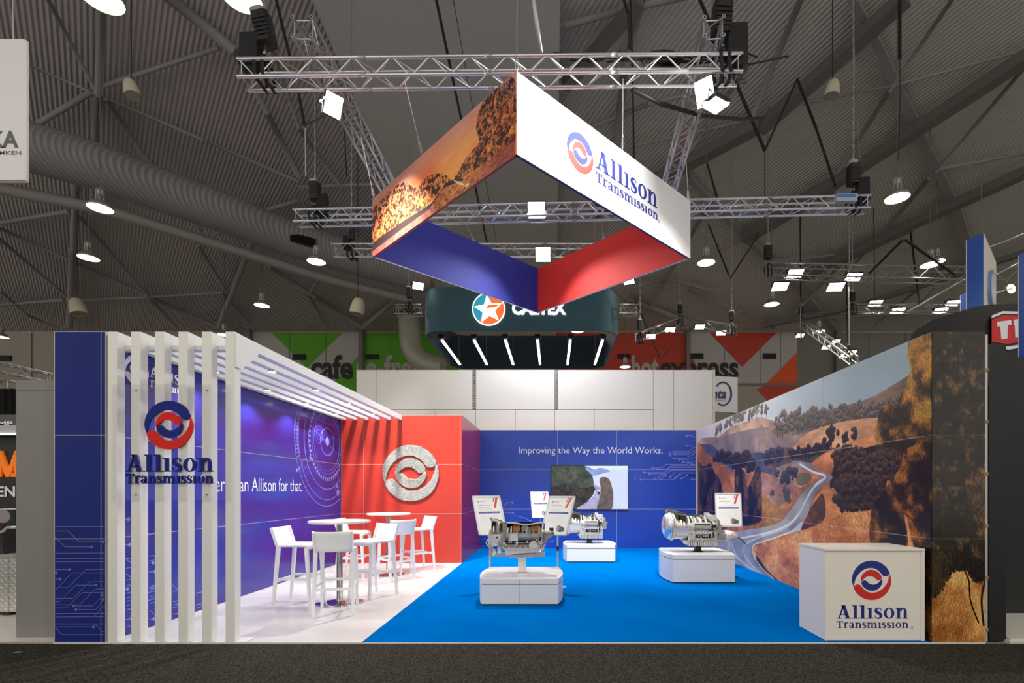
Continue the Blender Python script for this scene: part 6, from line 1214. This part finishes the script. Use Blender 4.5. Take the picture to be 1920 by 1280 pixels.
t = thing('neighbour_counter', 'pale counter fascia with white letters and glowing edge at far left', 'counter', at(10, 812, 6.9)); b = B(); pbox(b, -120, 797, 29, 812, 6.7, .3); b.build('fascia', mat('pale_fascia', (176, 176, 176), .5), t); b = B(); pbox(b, -120, 811.5, 29, 814, 6.68, .05); b.build('glowing_edge', mat('edge_glow', (255, 255, 255), .5, emit=(250, 250, 255), es=1.3), t)
b = B(); pbox(b, -120, 777, 30, 797, 8.3, .2); b.build('grey_header', mat('header_grey', (84, 84, 84), .6), t); b = B(); a = at(-22, 797, 8.28); text(b, 'AMP', ((0, 8.3-FD, 0), (1, 0, 0), (0, 0, 1)), a.x, a.z, .39, .07, .03, 0, .01); b.build('white_letters', wink, t)
b = B(); 
for k in range(40):
    x = at(-150, 0, 8.6).x+k*.06; b.cyl((x, 8.6-FD+.02*(k % 2), 1.0), (x, 8.6-FD+.02*(k % 2), at(0, 729, 8.6).z), .035, 8)
tag(b.build('black_curtain', mat('curtain_black', (14, 14, 15), .9)), 'black pleated curtain behind the pale counter at far left', 'curtain')
t = thing('engine_display', 'black machine with silver pipe stub under the orange letter at far left', 'machine', at(10, 1030, 6.4)); b = B(); pbox(b, -120, 955, 28, 1032, 6.6, .4); pbox(b, -60, 985, 6, 1040, 6.4, .2); b.build('black_frame', blackp, t)
b = B(); c = at(2, 968, 6.3); b.cyl(c-Vector((.2, 0, 0)), c+Vector((.02, 0, -.01)), .07, 16); b.cyl(c+Vector((.0, 0, 0)), c+Vector((.03, 0, 0)), .08, 16); b.tube([at(-10, 1000, 6.35), at(6, 996, 6.35), at(14, 988, 6.35), at(32, 988, 6.35)], .018, 8); b.build('silver_pipe', alu, t); b = B(); b.tube([at(-20, 955, 6.5), at(32, 954, 6.5)], .008, 6); b.build('chrome_rail', chrome, t)
# checker plate box
D = 5.95; t = thing('checker_plate_box', 'silver checker plate toolbox standing at the far left edge', 'box', at(10, 1155, D)); cx_, cy_ = at(15, 0, D).x, D-FD; chk = mat('checker_plate', (206, 206, 200), .3, .8)
zt_, zb_ = at(15, 1048, D).z, at(15, 1147, D).z; b = B(); R = Matrix.Rotation(math.radians(0), 3, 'Z'); b.bb(cx_-.9, cx_+.34, cy_, cy_+.6, zb_, zt_); b.build('body', chk, t)
b = B()
for k in range(26):
    for j in range(17):
        x = cx_-.62+k*.037; z = zb_+.03+j*.036; s_ = 1 if (k+j) % 2 else -1; b.bar((x-.010, cy_-.001, z-.010*s_), (x+.010, cy_-.001, z+.010*s_), .004, .006)
for k in range(26):
    for j in range(8): x = cx_-.62+k*.037; y = cy_+.03+j*.07; s_ = 1 if (k+j) % 2 else -1; b.bar((x-.012, y-.02*s_, zt_), (x+.012, y+.02*s_, zt_), .006, .006)
o = b.build('raised_tread', chrome, t); b = B(); b.bb(cx_-.9, cx_-.04, cy_+.01, cy_+.1, -.005, zb_); b.bb(cx_+.03, cx_+.32, cy_+.01, cy_+.1, .03, zb_); b.bb(cx_-.05, cx_+.03, cy_-.01, cy_+.5, -.005, zb_); b.build('feet', rubber, t)
b = B(); b.bb(cx_-.01, cx_+.01, cy_-.006, cy_+.01, zb_, zt_+.01); b.build('corner_strip', alu, t)

# right neighbour: black walls, towers, shield sign
blk = mat('satin_black_wall', (16, 16, 17), .55)
b = B(); xw = at(1860, 1200, 4.95).x; b.bb(XR+.60, 4.385, .06, .4, 0, 2.87); b.bb(4.385, 4.9, .9, 1.1, .0, 2.9); struct('wall_neighbour_right', b, blk, 'black end wall right of the tree printed panel')
b = B(); b.bb(4.7, 9, 1.02, 1.2, .02, 3.0); struct('wall_neighbour_right', b, blk, 'set back black wall at the right edge')
b = B(); b.bb(4.39, 9, .02, 3, -.02, .035); b.bb(4.37, 9, .0, 3, -.02, .012); struct('floor', b, mat('white_platform', (206, 206, 196), .4), 'white stepped platform at the right edge')
ss = thing('shield_sign', 'black sign with red shield and white characters at the right edge', 'sign', at(1890, 620, 8.6)); D = 8.6; Fs = ((0, D-FD, 0), (1, 0, 0), (0, 0, 1))
def q2(x, y): v = at(x, y, D); return (v.x, v.z)
b = B(); b.prism([q2(*q) for q in [(1710, 660), (1712, 625), (1722, 614), (1748, 599), (1785, 588), (1830, 574), (1862, 570), (1925, 568), (1925, 900), (1700, 900)]], ((0, D-FD+.06, 0), (1, 0, 0), (0, 0, 1)), .05); b.build('backboard', blk, ss)
b = B(); b.prism([q2(*q) for q in [(1858, 592), (1878, 584), (1918, 585), (1918, 651), (1890, 656), (1858, 652)]], Fs, .02); b.build('white_border', wink, ss)
b = B(); b.prism([q2(*q) for q in [(1856, 598), (1878, 589), (1916, 590), (1916, 645), (1889, 649.5), (1856, 645)]], Fs, .03); b.build('black_border', blk, ss)
b = B(); b.prism([q2(*q) for q in [(1856, 601), (1878, 592), (1915, 593), (1915, 641), (1885, 646), (1856, 642)]], Fs, .04); b.build('red_field', mat('shield_red', (206, 24, 32), .5), ss)
b = B(); b.prism([q2(*q) for q in [(1865, 605), (1891, 601.5), (1892, 610), (1885, 611.5), (1884, 636), (1873, 637.5), (1871, 613.5), (1865.5, 614)]], Fs, .05); b.prism([q2(*q) for q in [(1896, 601), (1905, 600), (1911, 606), (1912, 633), (1899, 634.5), (1898, 612), (1896, 612)]], Fs, .05); b.build('white_characters', wink, ss)
tb_ = mat('tower_blue', (40, 58, 168), .45, var=(.5, (36, 104, 176), 1)); twh = mat('tower_white', (226, 220, 206), .5)
def tower(x0, x1, ytop, D, dx, dy, lab):
    a, c = at(x0, ytop, D), at(x1, ytop, D-.25); zt_ = a.z; t = thing('blue_tower', lab, 'tower', ((a.x+c.x)/2, a.y, 0)); A_, C_ = Vector((a.x, a.y, 0)), Vector((c.x, c.y, 0)); e = Vector((dx, dy, 0)); Z = Vector((0, 0, zt_)); g = (C_-A_)*.06
    b = B(); b.add([A_+g, C_, C_+Z, A_+g+Z, A_+g+e, C_+e, C_+e+Z, A_+g+e+Z], [(0, 1, 2, 3), (4, 7, 6, 5), (3, 2, 6, 7), (0, 3, 7, 4)]); b.build('blue_face', tb_, t); b = B(); nn_ = Vector((.004, -.004, 0)); b.add([C_+nn_, C_+e+nn_, C_+e+Z+nn_, C_+Z+nn_, C_, C_+e, C_+e+Z, C_+Z], [(0, 1, 2, 3), (4, 7, 6, 5), (0, 4, 5, 1), (3, 2, 6, 7), (0, 3, 7, 4), (1, 5, 6, 2)]); b.build('white_face', twh, t)
    b = B(); b.add([A_, A_+g, A_+g+Z, A_+Z, A_+e, A_+g+e, A_+g+e+Z, A_+e+Z], [(0, 1, 2, 3), (4, 7, 6, 5), (3, 2, 6, 7), (0, 3, 7, 4), (1, 5, 6, 2)]); b.build('edge_strip', mat('lilac_edge', (214, 208, 222), .4), t); return t, C_, e
t, C_, e = tower(1811, 1844, 450, 9.3, 1.22, 1.15, 'tallest blue tower with white side rising behind the tree panel')
m = C_+e*.45; b = B(); nrm = Vector((e.y, -e.x, 0)).normalized(); z_ = at(1853, 557, 9.9).z; b.cyl(Vector((m.x, m.y, z_)), Vector((m.x, m.y, z_))+nrm*.06, .36, 28); b.build('round_emblem', mat('emblem_blue', (120, 150, 196), .4), t); b = B(); b.cyl(Vector((m.x, m.y, z_))+nrm*.06, Vector((m.x, m.y, z_))+nrm*.065, .29, 28); b.build('emblem_face', mat('emblem_pale', (206, 214, 226), .4), t)
tower(1800, 1816, 553, 13, .5, .5, 'shorter blue tower peeping out left of the tallest one'); tower(1909, 1935, 479, 7.6, .3, .3, 'blue tower with lilac edge cut by the right edge')
c = at(1896, 541, 11); t = thing('arm_spotlight', 'warm bright spotlight on a thin arm beside the blue tower', 'light', c); b = B(); b.lathe([(0, 0), (0, .10)], c, (.1, -1, -.3), 20); b.build('lens', mat('warm_glow', (255, 255, 255), .5, emit=(255, 232, 190), es=12), t); b = B(); b.lathe([(-.002, .11), (-.12, .07), (-.14, 0)], c, (.1, -1, -.3), 20); b.build('housing', blackp, t); b = B(); b.cyl(c, at(1850, 552, 10.2), .018, 8); b.build('arm', alu, t)
for a, c, lab in [((1848, 466, 9.6), (1925, 436, 9), 'upper thin silver arm beside the tallest blue tower'), ((1858, 520, 10), (1912, 492, 9.6), 'middle thin silver arm between the blue towers'), ((1700, 585, 10), (1812, 522, 9.4), 'thin silver arm reaching left from the tallest blue tower')]:
    b = B(); b.cyl(at(*a), at(*c), .015, 8); tag(b.build('silver_arm', alu), lab, 'arm')
# white sign beside the pale wall
t = thing('round_logo_sign', 'white square sign with navy ring and word beside the pale panel wall', 'sign', at(1360, 770, 15)); D = 15; Fn = ((0, D-FD, 0), (1, 0, 0), (0, 0, 1))
b = B(); b.prism([q3 for q3 in [(at(x, y, D).x, at(x, y, D).z) for x, y in [(1300, 702), (1383, 707), (1383, 774), (1300, 768)]]], ((0, D-FD+.1, 0), (1, 0, 0), (0, 0, 1)), .1); b.build('board', mat('sign_white', (214, 214, 212), .6), t)
b = B(); c = at(1330, 740, D); b.bb(c.x-.05, c.x+.05, D-FD+.11, D-FD+.2, 0, c.z); c = at(1378, 740, D); b.bb(c.x-.05, c.x+.05, D-FD+.11, D-FD+.2, 0, c.z); b.build('sign_post', alu_d, t)
v = at(1355.5, 738, D); b = B(); b.prism(arcs(v.x, v.z, (.27, .36), (.215, .315), -125, 140, 30), Fn, .01); ink = mat('sign_navy', (24, 48, 104), .5); a = at(1336, 746, D); text(b, 'nta', Fn, a.x-.02, a.z, .42, .27, .03, .25, .012); b.build('ring_and_word', ink, t); b = B(); a = at(1333, 752, D); text(b, 'ia Solutions', Fn, a.x-.02, a.z, .45, .07, 0, .1, .012); b.build('small_word', mat('sign_grey_ink', (110, 112, 116), .5), t)
# litter on the aisle and emblem lamp
b = B(); v = at(24, 1222, 4.6); b.prism([(0, 0), (.05, .004), (.07, .02), (.02, .018)], (v-Vector((0, 0, v.z+.010)), (1, 0, 0), (0, 1, 0)), .002); tag(b.build('paper_scrap', wink), 'tiny white paper scrap on the dark aisle carpet at left', 'litter')
